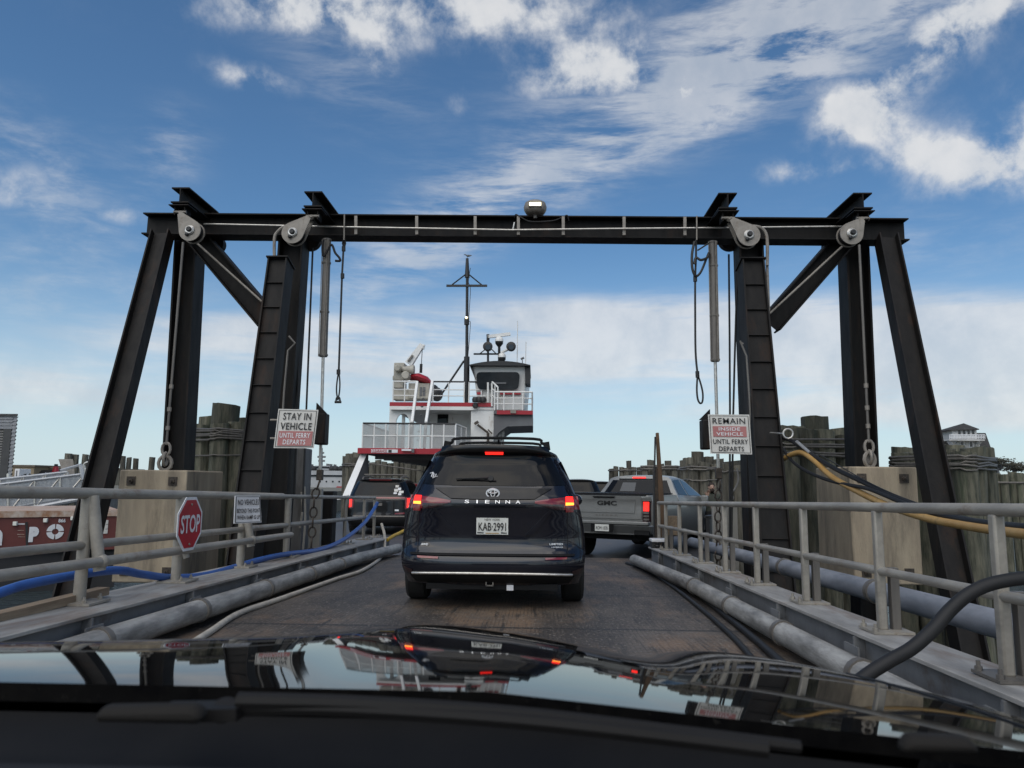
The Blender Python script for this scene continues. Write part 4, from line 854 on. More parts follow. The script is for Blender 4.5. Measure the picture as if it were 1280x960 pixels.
for px,py in ((610,434),(639,434)):
    o = MB().lathe([(.1,.15),(.2,0),(.22,-.18),(.16,-.2)], P(px,py,RY_-.2), (0,1,0), 14).build('searchlight', FBLACK, fe); MB().lathe([(.13,0),(.12,.02)], P(px,py,RY_-.41), (0,-1,0), 14).build('lens', GLASSG, o)
MB().tube([P(626,441,RY_),P(637,436,RY_)], .06,8).build('searchlight_arm', FWHITE, fe)
for px,y0,y1 in ((646.5,455,401),(657,455,427)): MB().tube([P(px,y0,RY_),P(px+.6,y1,RY_)], .02,5).build('whip_antenna', FWHITE, fe)
m = MB().tube([P(653,455,RY_),P(653,450,RY_)],.02,5); m.tube([P(651,449,RY_),P(655,447,RY_)],.05,5); m.build('wind_vane', FGREY, fe)
# rails of the upper deck
uh = P(550,477,UY+.1).z-uz
def ufr(xa,xb,n,top=FWHITE): ferry_rail((P(xa,503,UY+.12).x,UY+.12,uz),(P(xb,503,UY+.12).x,UY+.12,uz),uh,n,False,(.33,.62),top)
ufr(491,520,3); ufr(541,580,3,FBLACK); ufr(586,617,3,FBLACK)
hz_ = P(640,513,WY+.1).z; wh = P(640,490,WY+.1).z-hz_
ferry_rail((P(618,513,WY+.1).x,WY+.1,hz_),(P(665,513,WY+.1).x,WY+.1,hz_),wh,5,False,(.35,.66))
ferry_rail((P(665,513,WY+.1).x,WY+.1,hz_),(P(665,513,WY+.1).x,WY+4,hz_),wh,4,False,(.35,.66))
for x,y0,y1 in ((610,503,478),(615,508,479)): MB().tube([P(x,y0,UY),P(x,y1,UY)], .045,8).build('gate_stanchion', FWHITE, fe)
ferry_rail(P(615,505,UY), P(622,512,UY-.4), .95, 3, False, (.4,.7))
for x in (594,599,604):
    o = MB().lathe([(.12,0),(.14,.12),(.1,.22)], P(x,502.8,UY-.02), n=10).build('deck_lamp', FBLACK, fe)
MB().lathe([(.10,0),(.13,.16),(.08,.3)], P(594.5,507.5,UY-.05), (0,-1,0), 12).build('horn', FBLACK, fe)
MB().lathe([(.10,0),(.12,.1),(.08,.2)], P(582,510,UY+2), (0,-1,0), 12).build('horn', CHAINM, fe)
MB().ball(P(574.5,510,UY+2), .1).build('deck_light', SIGNW2, fe)
m = MB().tube([P(597,531,UY-.1),P(610,541,UY-.1)],.05,6); m.bar(P(593,530,UY-.12),P(598,527,UY-.12),.1,.16); m.tube([P(610,541,UY-.1),P(610,552,UY-.1)],.06,6); m.tube([P(610,537,UY-.1),P(615,542,UY-.1)],.03,6); m.build('fire_monitor', CHAINM, fe)
# mast
MB().tube([P(583,504,UY+.3),P(583.5,446,UY+.3)], .125, 12).build('mast_lower', FBLACK, fe)
m = MB().tube([P(583.5,446,UY+.3),P(584,344,UY+.3)], .07, 10, r1=.06); m.tube([P(584,347,UY+.3),P(584,323,UY+.3)], .11, 10, r1=.06); m.tube([P(583.4,406,UY+.25),P(583.4,398,UY+.25)], .11,8); m.build('mast_upper', FBLACK, fe)
m = MB().bar(P(558,357.2,UY+.25),P(609,357.2,UY+.25),.08,.09,(0,1,0)); m.tube([P(565,356,UY+.25),P(582,343,UY+.25)],.03,6); m.tube([P(602,356,UY+.25),P(586,343,UY+.25)],.03,6); m.build('yardarm', FBLACK, fe)
MB().tube([P(580,451,UY+.3),P(551,494,UY+.6)], .05, 6).build('mast_stay', FBLACK, fe)
MB().ball(P(583,397,UY+.1), .055).build('mast_light', NAVL, fe)
MB().tube(spline([P(585,446,UY+.2),P(588,405,UY+.2),P(586,399,UY+.2),P(588,362,UY+.2),P(585.5,352,UY+.2),P(588,335,UY+.2)],5), .014, 5).build('mast_cable', CABLE, fe)
# davit crane and rescue boat
CY = UY+1.2
m = MB().bar(P(511,455,CY),P(528,431,CY),.28,.34,(0,1,0),h1=.2); m.bar(P(526,433,CY),P(530.5,434,CY),.2,.2); m.build('crane_boom', FWHITE, fe)
MB().bar(P(510,452,CY-.2),P(516,444,CY-.2),.08,.08).build('boom_jack', CYL, fe)
a = pm('crane_beige',(.42,.39,.33),.55,c2=(.3,.28,.235),scale=4)
m = MB().bx(P(494,470,CY).x,P(507,470,CY).x,CY-.4,CY+.5,P(500,477,CY).z,P(500,455,CY).z); m.bx(P(491.5,478,CY).x,P(497,470,CY).x,CY-.2,CY+.3,P(495,476,CY).z,P(495,470,CY).z); m.lathe([(.18,-.3),(.18,.25)], P(508,470,CY-.5),(0,1,0),14); m.lathe([(.15,-.3),(.16,.25)], P(498,461,CY-.5),(0,1,0),14); m.lathe([(.12,-.3),(.22,.25)], P(511,462,CY-.4),(1,0,0),12); m.build('winch_housing', a, fe, bev=.04)
m = MB().bx(P(493,480,CY).x,P(506,480,CY).x,CY-.3,CY+.5,P(500,486,CY).z,P(500,478,CY).z); m.bx(P(492,490,CY).x,P(522,490,CY).x,CY-.2,CY+.6,P(500,500,CY).z,P(500,486.5,CY).z); m.build('crane_base', a, fe, bev=.03)
MB().tube([P(528,434,CY),P(526,466,CY)], .018,5).build('fall_wire', CABLE, fe); MB().tube([P(526.5,455,CY),P(526,466,CY)], .07,6).build('hook_block', FBLACK, fe)
MB().tube([P(527,436,CY),P(513,458,CY)], .012,5).build('boom_wire', SHEAVE, fe)
rb = MB(); secs = [(512,470,.15,.3),(516,468.5,.4,.75),(525,469.5,.5,.95),(535,473,.45,.9),(541,477,.2,.5)]
us = [2*pi*k/14 for k in range(15)]
rb.grid(lambda u, i: P(secs[i][0],secs[i][1]+3.5,CY+.2)+V(0, secs[i][3]*cos(u)*.8, secs[i][2]*.42*sin(u)), us, range(5)); rb.build('rescue_boat', FRED, fe)
m = MB().bx(P(513,480,CY+.2).x,P(539,480,CY+.2).x,CY-.3,CY+.9,P(525,499,CY).z,P(525,480,CY).z); m.build('boat_cradle', a, fe, bev=.03)
m = MB()
for x in (526,530): m.bx(P(x,484,CY).x,P(x+3,484,CY).x,CY-.33,CY-.301,P(x,496,CY).z,P(x,485,CY).z)
m.build('cradle_panel', FGREY, fe)
MB().ball(P(546,493,CY+.3),(.28,.5,.32),12,8).ball(P(542,489,CY+.4),(.25,.4,.3),12,8).build('life_raft_bundle', HULLD, fe)
# inclined ladders
m = MB()
tops = [(521,478,516,530),(540,478,532,530)]
L0 = [P(521.5,478,UY-.1),P(515,529,29.5),P(511.5,560,29.3)]; R0 = [P(540.5,477,UY-.1),P(532.5,529,29.5),P(530,560,29.3)]
for q in (L0,R0): m.bar(q[0],q[1],.1,.16,(1,0,0)); m.bar(q[1],q[2],.1,.14,(1,0,0))
o = m.build('ladder_rails', FWHITE, fe)
for k in range(8):
    t_ = k/8+.1; p = L0[0].lerp(L0[2],t_)+V(.25,.15,-.1); q = R0[0].lerp(R0[2],t_)+V(-.3,.15,-.1); MB().bar(p,q,.22,.04,(0,1,0)).build('ladder_tread', FGREY, o)

# seabird on the masthead
bm_ = MB(); bp = P(584.5,320,UY+.3)
secs = [(-.22,.0,.012),(-.16,.0,.035),(-.06,.0,.065),(.05,.02,.07),(.12,.055,.045),(.16,.09,.035),(.2,.10,.036),(.235,.095,.02),(.27,.085,.005)]
bm_.grid(lambda u, i: bp+V(-secs[i][0]*.62, secs[i][2]*cos(u)*.6, secs[i][1]*.7+secs[i][2]*.65*sin(u)), us, range(len(secs)))
for s in (-1,1): bm_.tube([bp+V(0,s*.02,-.02),bp+V(0,s*.02,-.1)], .008,5)
bm_.prism([bp+V(.0,-.045,.02),bp+V(.2,-.03,-.01),bp+V(.18,-.03,.03),bp+V(.03,-.04,.05)],(0,.01,0))
tag(bm_.build('seabird', FGREY), 'small dark seabird perched on the ferry masthead', 'bird')
# ------------------------------------------------------------------ vehicles
class Body:
    """a car shell as a smoothly deformed box; +y is forward, the rear face is near y = 0"""
    def __init__(s, Yr, Yf, w, zl, zu, crown=.05, p=2.6, cr=8, cw=.05):
        s.Yr, s.Yf, s.w, s.zl, s.zu, s.crown, s.p, s.cr, s.cw = Yr, Yf, w, zl, zu, crown, p, cr, cw
    def top(s, u, y): return s.zu(y)-s.crown*abs(u)**s.p-s.cw*abs(u)**s.cr
    def F(s, u, sv, t):
        y = 1.0
        for _ in range(6):
            z = s.zl(y)+(s.top(u,y)-s.zl(y))*t; y = s.Yr(u,z)*(1-sv)+s.Yf(u,z)*sv
        z = s.zl(y)+(s.top(u,y)-s.zl(y))*t
        return V(u*s.w(y,z), y, z)
    def mesh(s, nu=18, ns=40, ntt=22):
        m = MB(); sp = lambda k, n: (0.5-0.5*cos(pi*k/n))
        U = [2*sp(k,nu)-1 for k in range(nu+1)]; S = [k/ns for k in range(ns+1)]; T = [sp(k,ntt) for k in range(ntt+1)]
        m.grid(lambda u,t: s.F(u,0,t), U, T); m.grid(lambda u,t: s.F(u,1,t), U, T, True)
        m.grid(lambda v,t: s.F(-1,v,t), S, T, True); m.grid(lambda v,t: s.F(1,v,t), S, T)
        m.grid(lambda u,v: s.F(u,v,1), U, S); m.grid(lambda u,v: s.F(u,v,0), U, S, True); return m
    def rear(s, x, z, e=.006):
        y = 0
        for _ in range(6):
            u = max(-1,min(1,x/s.w(y,z))); y = s.Yr(u,z)
        return V(x, y-e, z)
    def side(s, sg, y, z, e=.006): return V(sg*(s.w(y,z)+e), y, z)
    def roof(s, x, y, e=.006):
        z = s.zu(y)
        for _ in range(5): u = max(-1,min(1,x/s.w(y,z))); z = s.top(u,y)
        return V(x, y, z+e)
    def rpatch(s, name, mat, par, top, bot, e=.006, n=16, k=6, depth=.012):
        """top, bot: lists of (x,z), same length; filled between and laid on the rear face"""
        m = MB(); N_ = len(top)
        def at(l, q): i = min(int(q*(N_-1)), N_-2); f = q*(N_-1)-i; return (l[i][0]+(l[i+1][0]-l[i][0])*f, l[i][1]+(l[i+1][1]-l[i][1])*f)
        nn = n*(N_-1); Q_ = [i/nn for i in range(nn+1)]; K = [j/k for j in range(k+1)]
        def f(q, v, ee): a, b = at(bot,q), at(top,q); return s.rear(a[0]+(b[0]-a[0])*v, a[1]+(b[1]-a[1])*v, ee)
        m.grid(lambda q,v: f(q,v,e), Q_, K)
        for v,fl in ((0,True),(1,False)): m.grid(lambda q,d: f(q,v,e-d*depth), Q_, (0,1), fl)
        for q,fl in ((0,False),(1,True)): m.grid(lambda v,d: f(q,v,e-d*depth), K, (0,1), fl)
        return m.build(name, mat, par, True)
    def spatch(s, name, mat, par, sg, top, bot, e=.006, n=10, k=5):
        m = MB(); N_ = len(top)
        def at(l, q): i = min(int(q*(N_-1)), N_-2); f = q*(N_-1)-i; return (l[i][0]+(l[i+1][0]-l[i][0])*f, l[i][1]+(l[i+1][1]-l[i][1])*f)
        nn = n*(N_-1)
        def g_(q, v): a, b = at(bot,q), at(top,q); return s.side(sg, a[0]+(b[0]-a[0])*v, a[1]+(b[1]-a[1])*v, e)
        m.grid(g_, [i/nn for i in range(nn+1)], [j/k for j in range(k+1)], sg<0); return m.build(name, mat, par, True)
def wheel(par, x, y, r, w):
    s = 1 if x > 0 else -1
    t = MB().lathe([(r*.6,-w/2),(r*.93,-w/2),(r,-w/2+.03),(r,w/2-.03),(r*.93,w/2),(r*.6,w/2)], (x,y,r), (s,0,0), 28).build('wheel', TYRE, par, True)
    m = MB().lathe([(r*.62,0),(r*.6,.02),(r*.2,.035),(.02,.04)], (x+s*(w/2-.02),y,r), (s,0,0), 20); m.build('rim', CYL, t, True)
def ring(m, c, rx, rz, r, n=24):
    m.tube([V(c.x+rx*cos(2*pi*k/n), c.y, c.z+rz*sin(2*pi*k/n)) for k in range(n)], r, 6, closed=True)
def rtext(body, name, mat, par, B, x, z, w, h, bold=.02, e=.012, tilt=0, sp=1.0, shear=0):
    c = B.rear(x,z,e); a = B.rear(x-w/2,z,e); b = B.rear(x+w/2,z,e); u = B.rear(x,z+.03,e); 
    return text(name, body, mat, frame_m(c,(b-a).normalized(),(u-c).normalized()), par, True, width=w, height=h, bold=bold, depth=.004, spacing=sp, shear=shear)

# ---- the van in front
vt = thing('minivan', 'dark blue black minivan with roof rack stopped at the centre of the ramp', 'minivan', (-.45, 7.75, dk(7.75)), R(.4), rx=atan2(SL,1))
Yr_t = [(.2,.16),(.27,.10),(.33,.035),(.40,.0),(.50,-.005),(.56,.02),(.60,.075),(.72,.10),(.82,.09),(.95,.075),(1.05,.055),(1.12,.06),(1.18,.10),(1.26,.16),(1.40,.235),(1.58,.33),(1.63,.27),(1.70,.26),(1.76,.30)]
def vYr(u,z): return sinterp(Yr_t,z)+.16*abs(u)**3.2+.13*abs(u)**12
def vYf(u,z): return sinterp([(.2,5.0),(.5,5.12),(.75,5.08),(1.0,4.9)],z)-.45*abs(u)**3
w_t = [(.18,.90),(.30,.925),(.42,.968),(.60,.985),(.80,.975),(1.0,.94),(1.10,.91),(1.20,.878),(1.30,.84),(1.45,.775),(1.58,.712),(1.66,.655),(1.74,.60)]
def vw(y,z): return sinterp(w_t,z)*interp([(0,.985),(.5,1.0),(4.2,1.0),(5.1,.80)],y)
vzu = lambda y: sinterp([(.1,1.69),(.4,1.715),(1.0,1.745),(2.2,1.75),(3.0,1.66),(3.4,1.50),(4.0,1.12),(4.5,1.02),(5.1,.82)],y)
VB = Body(vYr,vYf,vw,lambda y:.255,vzu)
VB.mesh(26,44,40).build('body', VAN, vt, True, ang=60)
VB.rpatch('rear_window', GLASS, vt, [(-.615,1.585),(-.3,1.60),(.3,1.60),(.615,1.585)], [(-.775,1.285),(-.4,1.268),(.4,1.268),(.775,1.285)], .005)
VB.rpatch('spoiler', SUVP, vt, [(-.58,1.70),(0,1.715),(.58,1.70)], [(-.62,1.60),(0,1.615),(.62,1.60)], .02)
VB.rpatch('high_brake_lamp', BRAKE, vt, [(-.098,1.628),(.098,1.628)], [(-.095,1.604),(.095,1.604)], .045, depth=.03)
for s in (-1,1):
    q = lambda l: [(s*x,z) for x,z in (l if s > 0 else l)]
    def rp(name, mat, top, bot, e, par=vt, **k):
        t_, b_ = [(s*x,z) for x,z in top], [(s*x,z) for x,z in bot]
        if s < 0: t_, b_ = t_[::-1], b_[::-1]
        return VB.rpatch(name, mat, par, t_, b_, e, **k)
    tl = rp('tail_lamp', LENS, [(.44,1.112),(.58,1.135),(.75,1.155),(.90,1.17)], [(.44,1.088),(.55,1.055),(.75,1.025),(.925,1.03)], .010)
    rp('smoked_lens', SMOKE, [(.47,1.083),(.60,1.078),(.745,1.082)], [(.55,1.052),(.64,1.03),(.745,1.02)], .014, tl)
    rp('lit_lamp', BRAKE, [(.765,1.162),(.845,1.165)], [(.765,1.098),(.855,1.098)], .016, tl)
    rp('lit_lamp_core', BRAKEO, [(.765,1.10),(.855,1.10)], [(.765,1.07),(.855,1.075)], .0165, tl)
    rp('lit_lamp_lower', LENS, [(.765,1.066),(.855,1.07)], [(.765,1.0),(.85,1.0)], .016, tl)
    rp('reflector', LENS, [(.55,.54),(.78,.545)], [(.55,.518),(.77,.523)], .012)
    rp('tailgate_seam', INK, [(.785,1.0),(.79,1.0)], [(.785,.57),(.79,.57)], .003, depth=.004)
    rp('crease', VAN, [(.60,1.02),(.63,1.02)], [(.34,.76),(.42,.76)], .012, depth=.012)
    rp('lower_lens_corner', SMOKE, [(.83,.40),(.94,.43)], [(.83,.36),(.92,.37)], .008)
VB.rpatch('tailgate_applique', SUVP, vt, [(-.62,1.245),(-.2,1.252),(.2,1.252),(.62,1.245)], [(-.44,1.135),(-.2,1.128),(.2,1.128),(.44,1.135)], .012)
VB.rpatch('garnish', VAN, vt, [(-.47,1.088),(0,1.08),(.47,1.088)], [(-.42,1.06),(0,1.055),(.42,1.06)], .022, depth=.02)
VB.rpatch('plate_recess', VAN, vt, [(-.40,.99),(.40,.99)], [(-.34,.72),(.34,.72)], -.004, depth=.001)
VB.rpatch('bumper_step', CARBLK, vt, [(-.86,.575),(0,.575),(.86,.575)], [(-.86,.555),(0,.555),(.86,.555)], .014)
VB.rpatch('bumper_lower', CARBLK, vt, [(-.86,.345),(-.4,.362),(.4,.362),(.86,.345)], [(-.80,.27),(-.4,.275),(.4,.275),(.80,.27)], .012)
MB().tube([VB.rear(-.83+.0415*i,.362+.016*(1-(abs(i-20)/20)**3),.012) for i in range(41)], .013, 8).build('chrome_strip', BRIGHT, vt, True)
pl = VB.rpatch('number_plate', PLATEW, vt, [(-.165,.935),(.165,.935)], [(-.165,.765),(.165,.765)], .018)
rtext('KAB·2991','plate_lettering', INK, pl, VB, 0,.845,.285,.085,.01,.022)
rtext('NEW YORK','plate_header', INK, pl, VB, 0,.918,.16,.022,.0,.022)
VB.rpatch('plate_footer', YELLOWH, pl, [(-.07,.782),(.07,.782)], [(-.07,.774),(.07,.774)], .021, depth=.002)
for x0,x1 in ((-.155,-.09),(.09,.15)): VB.rpatch('plate_mark', DKFRAME, pl, [(x0,.79),(x1,.786)], [(x0,.776),(x1,.776)], .021, depth=.002)
for i,ch in enumerate('SIENNA'): rtext(ch,'model_lettering', CHROME, vt, VB, -.265+i*.106, 1.10, .014 if ch=='I' else .046, .034, .0, .03)
m = MB(); c = VB.rear(0,1.188,.03); ring(m,c,.066,.046,.008); ring(m,c+V(0,-.002,.004),.022,.040,.006); ring(m,c+V(0,-.004,.017),.046,.018,.006); m.build('emblem', CHROME, vt, True)
rtext('AWD','badge', CHROME, vt, VB, -.71,.655,.085,.022,.02,.012,shear=.3); rtext('LIMITED','badge', CHROME, vt, VB, .665,.672,.145,.02,.02,.012); rtext('HYBRID','badge', CHROME, vt, VB, .675,.64,.12,.014,.0,.012)
m = MB(); m.tube([VB.rear(-.05,1.35,.02),VB.rear(-.12,1.345,.035),VB.rear(-.40,1.338,.03)],.014,6,r1=.006); m.lathe([(.035,0),(.03,.03)],VB.rear(-.03,1.34,.0),(0,-1,.3),10); m.tube([VB.rear(.03,1.322,.02),VB.rear(-.4,1.338,.025)],.006,6); m.build('rear_wiper', RUBBER, vt, True)
m = MB()
for pts in ([(-.70,1.40),(-.67,1.41),(-.68,1.36)],[(-.67,1.41),(-.655,1.395),(-.66,1.345),(-.64,1.36)],[(-.645,1.38),(-.625,1.39),(-.64,1.36),(-.61,1.365)]):
    m.tube([VB.rear(x,z,.01) for x,z in pts], .0055, 5)
m.build('window_decal', SIGNW2, vt, True)
# hitch under the bumper
m = MB().bar(V(-.68,.16,.235),V(.68,.16,.235),.06,.06,(0,1,0)); m.build('hitch_bar', CARBLK, vt, True)
m = MB(); 
for a,b in ((V(-.055,.17,.245),V(-.055,.17,.31)),(V(.015,.17,.245),V(.015,.17,.31)),(V(-.06,.17,.25),V(.02,.17,.25)),(V(-.06,.17,.305),V(.02,.17,.305))): m.bar(a,b,.012,.2,(1,0,0) if a.x==b.x else (0,0,1))
m.tube([V(-.4,.2,.28),V(-.38,.2,.225),V(-.34,.2,.25)],.01,6); m.build('hitch_receiver', CYL, vt, True)
MB().box((.19,.115,.228),(.07,.015,.055)).build('hitch_tag', SIGNW2, vt, True)
for s in (-1,1):
    for y in (1.0,4.1): wheel(vt, s*.875, y, .36, .235)
    VB.spatch('side_window', GLASS, vt, s, [(.55,1.55),(1.5,1.60),(2.6,1.58),(3.4,1.36)], [(.45,1.18),(1.5,1.14),(2.6,1.12),(3.6,1.10)], .004)
    m = MB().ball(V(s*1.06,3.35,1.13),(.10,.07,.085),12,8); m.bar(V(s*.89,3.4,1.09),V(s*1.0,3.36,1.10),.05,.05); m.build('door_mirror', VAN, vt, True)
    x = s*.56
    m = MB().tube(spline([VB.roof(x,.62,.0),VB.roof(x,.72,.035),VB.roof(x,1.2,.05),VB.roof(x,2.0,.05),VB.roof(x,2.5,.03),VB.roof(x,2.6,.0)],5), .02, 8); m.build('roof_rail', CARBLK, vt, True)
for y in (.85,1.75):
    m = MB(); z0 = VB.roof(.56,y,.05).z; xs = [-.60,-.52,-.42,.42,.52,.60]; zs = [0.0,.04,.088,.088,.04,.0]
    pts = [V(x,y,z0+z) for x,z in zip(xs,zs)]; m.tube(spline(pts,4), .018, 8)
    for s in (-1,1): m.bar(V(s*.585,y,z0-.045),V(s*.57,y,z0+.05),.07,.10,(1,0,0))
    m.build('rack_bar', CARBLK, vt, True)
MB().tube([VB.roof(.02,.95,-.01),VB.roof(.02,.88,.07)], .03, 8, r1=.008).build('roof_antenna', CARBLK, vt, True)

# ---- generic upright suv shell, used for the three other dark cars and the red one
def suv_body(W=1.0, Hh=1.75, Ln=4.9):
    k = Hh/1.75
    yt = [(.25,.12),(.36,.03),(.5,.0),(.62,.03),(.9,.06),(1.1,.08),(1.2,.12),(1.5,.26),(1.62,.30),(1.70,.26),(1.76,.30)]
    wt = [(.25,.94),(.45,.985),(.75,1.0),(1.0,.99),(1.15,.96),(1.3,.90),(1.5,.82),(1.65,.74),(1.75,.68)]
    return Body(lambda u,z: sinterp(yt,z/k)+.12*abs(u)**4+.1*abs(u)**12, lambda u,z: Ln-.25*abs(u)**3-.1*(z/k), lambda y,z: W*sinterp(wt,z/k), lambda y:.27,
        lambda y: k*sinterp([(.1,1.70),(.5,1.74),(2.0,1.75),(2.7,1.70),(3.4,1.25),(3.7,1.12),(Ln,.98)],y))
def simple_car(name, label, cat, x, y, z, rz, paint, W=1.0, Hh=1.75, lamp=True, group=None):
    t = thing(name, label, cat, (x,y,z), rz, group); B = suv_body(W,Hh); k = Hh/1.75
    B.mesh(14,26,18).build('body', paint, t, True, ang=60)
    B.rpatch('rear_window', GLASS, t, [(-.66*W,1.60*k),(.66*W,1.60*k)], [(-.80*W,1.22*k),(.80*W,1.22*k)], .006)
    for s in (-1,1):
        a, b = sorted((s*.80*W, s*.97*W)); B.rpatch('tail_lamp', BRAKE if lamp else LENS, t, [(a,1.15*k),(b,1.15*k)], [(a,.92*k),(b,.92*k)], .012)
        for yy in (.95,3.9): wheel(t, s*.9*W, yy, .36, .24)
        B.spatch('side_window', GLASS, t, s, [(.5,1.58*k),(1.6,1.62*k),(2.6,1.56*k),(3.2,1.30*k)], [(.45,1.18*k),(1.6,1.15*k),(2.6,1.13*k),(3.4,1.11*k)], .004)
        MB().ball(V(s*1.1*W,3.2,1.15*k),(.1,.07,.09),10,6).build('door_mirror', paint, t, True)
    B.rpatch('number_plate', PLATEW, t, [(-.16,.92*k),(.16,.92*k)], [(-.16,.78*k),(.16,.78*k)], .012)
    B.rpatch('bumper_trim', CARBLK, t, [(-.85*W,.56),(.85*W,.56)], [(-.85*W,.30),(.85*W,.30)], .012)
    return t, B
# the black suv ahead on the left
px_ = P(473,640,23.2)
st_, SB = simple_car('suv', 'black suv with stickers on its rear window boarding the ferry at left', 'suv', px_.x, 23.2, DZ, R(3), SUVP, 1.0, 1.76, False)
for o in kids(st_):
    if o.name.startswith('tail_lamp') or o.name.startswith('number_plate'): bpy.data.objects.remove(o)
for s in (-1,1):
    a, b = sorted((s*.80, s*.965)); q = SB.rpatch('tail_lamp', LENS, st_, [(a,1.16),(b,1.18)], [(a,.80),(b,.84)], .012)
    a, b = sorted((s*.86, s*.945)); SB.rpatch('lit_lamp', BRAKE, q, [(a,1.13),(b,1.14)], [(a,.84),(b,.87)], .02)
SB.rpatch('light_bar', LENS, st_, [(-.79,1.17),(.79,1.17)], [(-.79,1.12),(.79,1.12)], .014); SB.rpatch('chrome_trim', CYL, st_, [(-.79,1.105),(.79,1.105)], [(-.79,1.085),(.79,1.085)], .016)
SB.rpatch('brake_lamp', LENS, st_, [(-.35,1.71),(.35,1.71)], [(-.35,1.675),(.35,1.675)], .03)
SB.rpatch('emblem', CYL, st_, [(-.10,.98),(.10,.98)], [(-.10,.90),(.10,.90)], .014); SB.rpatch('badge', CHROME, st_, [(.5,.79),(.62,.79)], [(.5,.74),(.62,.74)], .014)
SB.rpatch('chrome_strip', CYL, st_, [(-.8,.60),(.8,.60)], [(-.8,.565),(.8,.565)], .02); SB.rpatch('reflector', LENS, st_, [(.5,.68),(.8,.7)], [(.5,.64),(.8,.65)], .014)
for x,z,w_,h_ in ((.52,1.50,.1,.07),(.60,1.42,.09,.08),(.50,1.38,.12,.09),(.66,1.33,.14,.07),(.48,1.29,.1,.05),(.62,1.26,.1,.06)):
    SB.rpatch('sticker', random.choice((SIGNW2,SIGNW,PLATEW)), st_, [(x-w_/2,z+h_/2),(x+w_/2,z+h_/2)], [(x-w_/2,z-h_/2),(x+w_/2,z-h_/2)], .012, n=2)
for s in (-1,1): MB().tube(spline([SB.roof(s*.6,.5,0),SB.roof(s*.6,.62,.07),SB.roof(s*.6,1.5,.09),SB.roof(s*.6,2.4,.07),SB.roof(s*.6,2.5,0)],4),.024,6).build('roof_rail', CYL, st_, True)
for y in (.8,1.9): MB().tube([V(-.62,y,1.86),V(.62,y,1.86)], .025,6).build('rack_bar', CYL, st_, True)
# cars farther along the deck
simple_car('suv', 'black boxy vehicle seen between the minivan roof and the pickup cab', 'suv', P(725,600,34).x, 34, DZ, 0, SUVP, 1.0, 1.86, True, 'dark cars far along the ferry deck')
tt, _ = simple_car('suv', 'dark vehicle with a white mirror in front of the pickup cab', 'suv', P(753,600,36).x, 36.5, DZ, 0, SUVP, .95, 1.78, False, 'dark cars far along the ferry deck')
MB().ball(V(1.02,3.0,1.55),(.22,.1,.26),10,6).build('white_mirror', SIGNW2, tt, True)
simple_car('hatchback', 'red car half hidden between the black suv and the minivan', 'car', P(520,620,29.5).x, 29.5, DZ, 0, REDP, .95, 1.6, False)

# ---- the pickup
pr = P(755,650,16.6)
pt_ = thing('pickup_truck', 'grey pickup truck turning right onto the ferry with its tail light lit', 'pickup', (pr.x, pr.y, DZ), R(-28)); pt_.scale = (1.05, 1.0, .97)
def pY(u,z): return sinterp([(.55,.10),(.8,.06),(1.0,.05),(1.3,.055),(1.42,.02),(1.47,.06)],z)+.05*abs(u)**6+.08*abs(u)**14
pw = lambda y,z: sinterp([(.5,.97),(.7,1.0),(.95,1.02),(1.2,1.015),(1.4,.985),(1.5,.97),(1.62,.86),(1.9,.74)],z)
PB = Body(pY, lambda u,z: 1.95, pw, lambda y:.58, lambda y:1.46, .0, 2, 20, .02)
PB.mesh(20,12,16).build('bed', TRUCKP, pt_, True, ang=50)
MB().bx(-.90,.90,.13,1.9,1.462,1.49).build('bed_cover', CARBLK, pt_, True)
PC = Body(lambda u,z: 1.97+.0*z+sinterp([(1.4,.02),(1.9,.30)],z)+.06*abs(u)**4, lambda u,z: 4.35-sinterp([(1.3,.0),(1.9,1.0)],z)-.1*abs(u)**3, lambda y,z: sinterp([(.5,.97),(.7,1.0),(.95,1.015),(1.3,1.0),(1.42,.965),(1.6,.86),(1.8,.76),(1.92,.70)],z), lambda y:.45,
    lambda y: sinterp([(1.9,1.86),(2.3,1.915),(3.2,1.91),(3.6,1.72),(4.3,1.36)],y), .03, 2.5, 10, .05)
PC.mesh(18,24,24).build('cab', TRUCKP, pt_, True, ang=50)
PH = Body(lambda u,z: 4.2, lambda u,z: 5.85-.12*abs(u)**4, lambda y,z: 1.0-.0*y, lambda y:.5, lambda y: sinterp([(4.1,1.34),(5.0,1.30),(5.85,1.15)],y), .04, 3, 10, .06)
PH.mesh(10,10,10).build('hood', TRUCKP, pt_, True, ang=50)
PC.rpatch('rear_window', GLASS, pt_, [(-.66,1.80),(.66,1.80)], [(-.82,1.47),(.82,1.47)], .01)
q = PC.rpatch('rear_window_slider', GLASSG, pt_, [(-.38,1.74),(-.05,1.74)], [(-.42,1.52),(-.05,1.52)], .016)
PC.rpatch('high_brake_lamp', BRAKE, pt_, [(-.16,1.88),(.16,1.88)], [(-.16,1.85),(.16,1.85)], .03)
PC.rpatch('shark_fin', CARBLK, pt_, [(-.5,1.84),(.5,1.84)], [(-.5,1.815),(.5,1.815)], .02)
tg = PB.rpatch('tailgate', TRUCKP, pt_, [(-.80,1.44),(.80,1.44)], [(-.80,.93),(.80,.93)], .02, depth=.03)
PB.rpatch('tailgate_inset', TRUCKP, tg, [(-.68,1.36),(.68,1.36)], [(-.66,1.06),(.66,1.06)], .034, depth=.014)
PB.rpatch('tailgate_lip', CARBLK, tg, [(-.9,1.475),(.9,1.475)], [(-.9,1.445),(.9,1.445)], .03); PB.rpatch('tailgate_handle', CARBLK, tg, [(-.26,1.42),(.26,1.42)], [(-.22,1.385),(.22,1.385)], .03)
rtext('GMC','badge', INK, tg, PB, .06,1.27,.44,.105,.04,.04); 
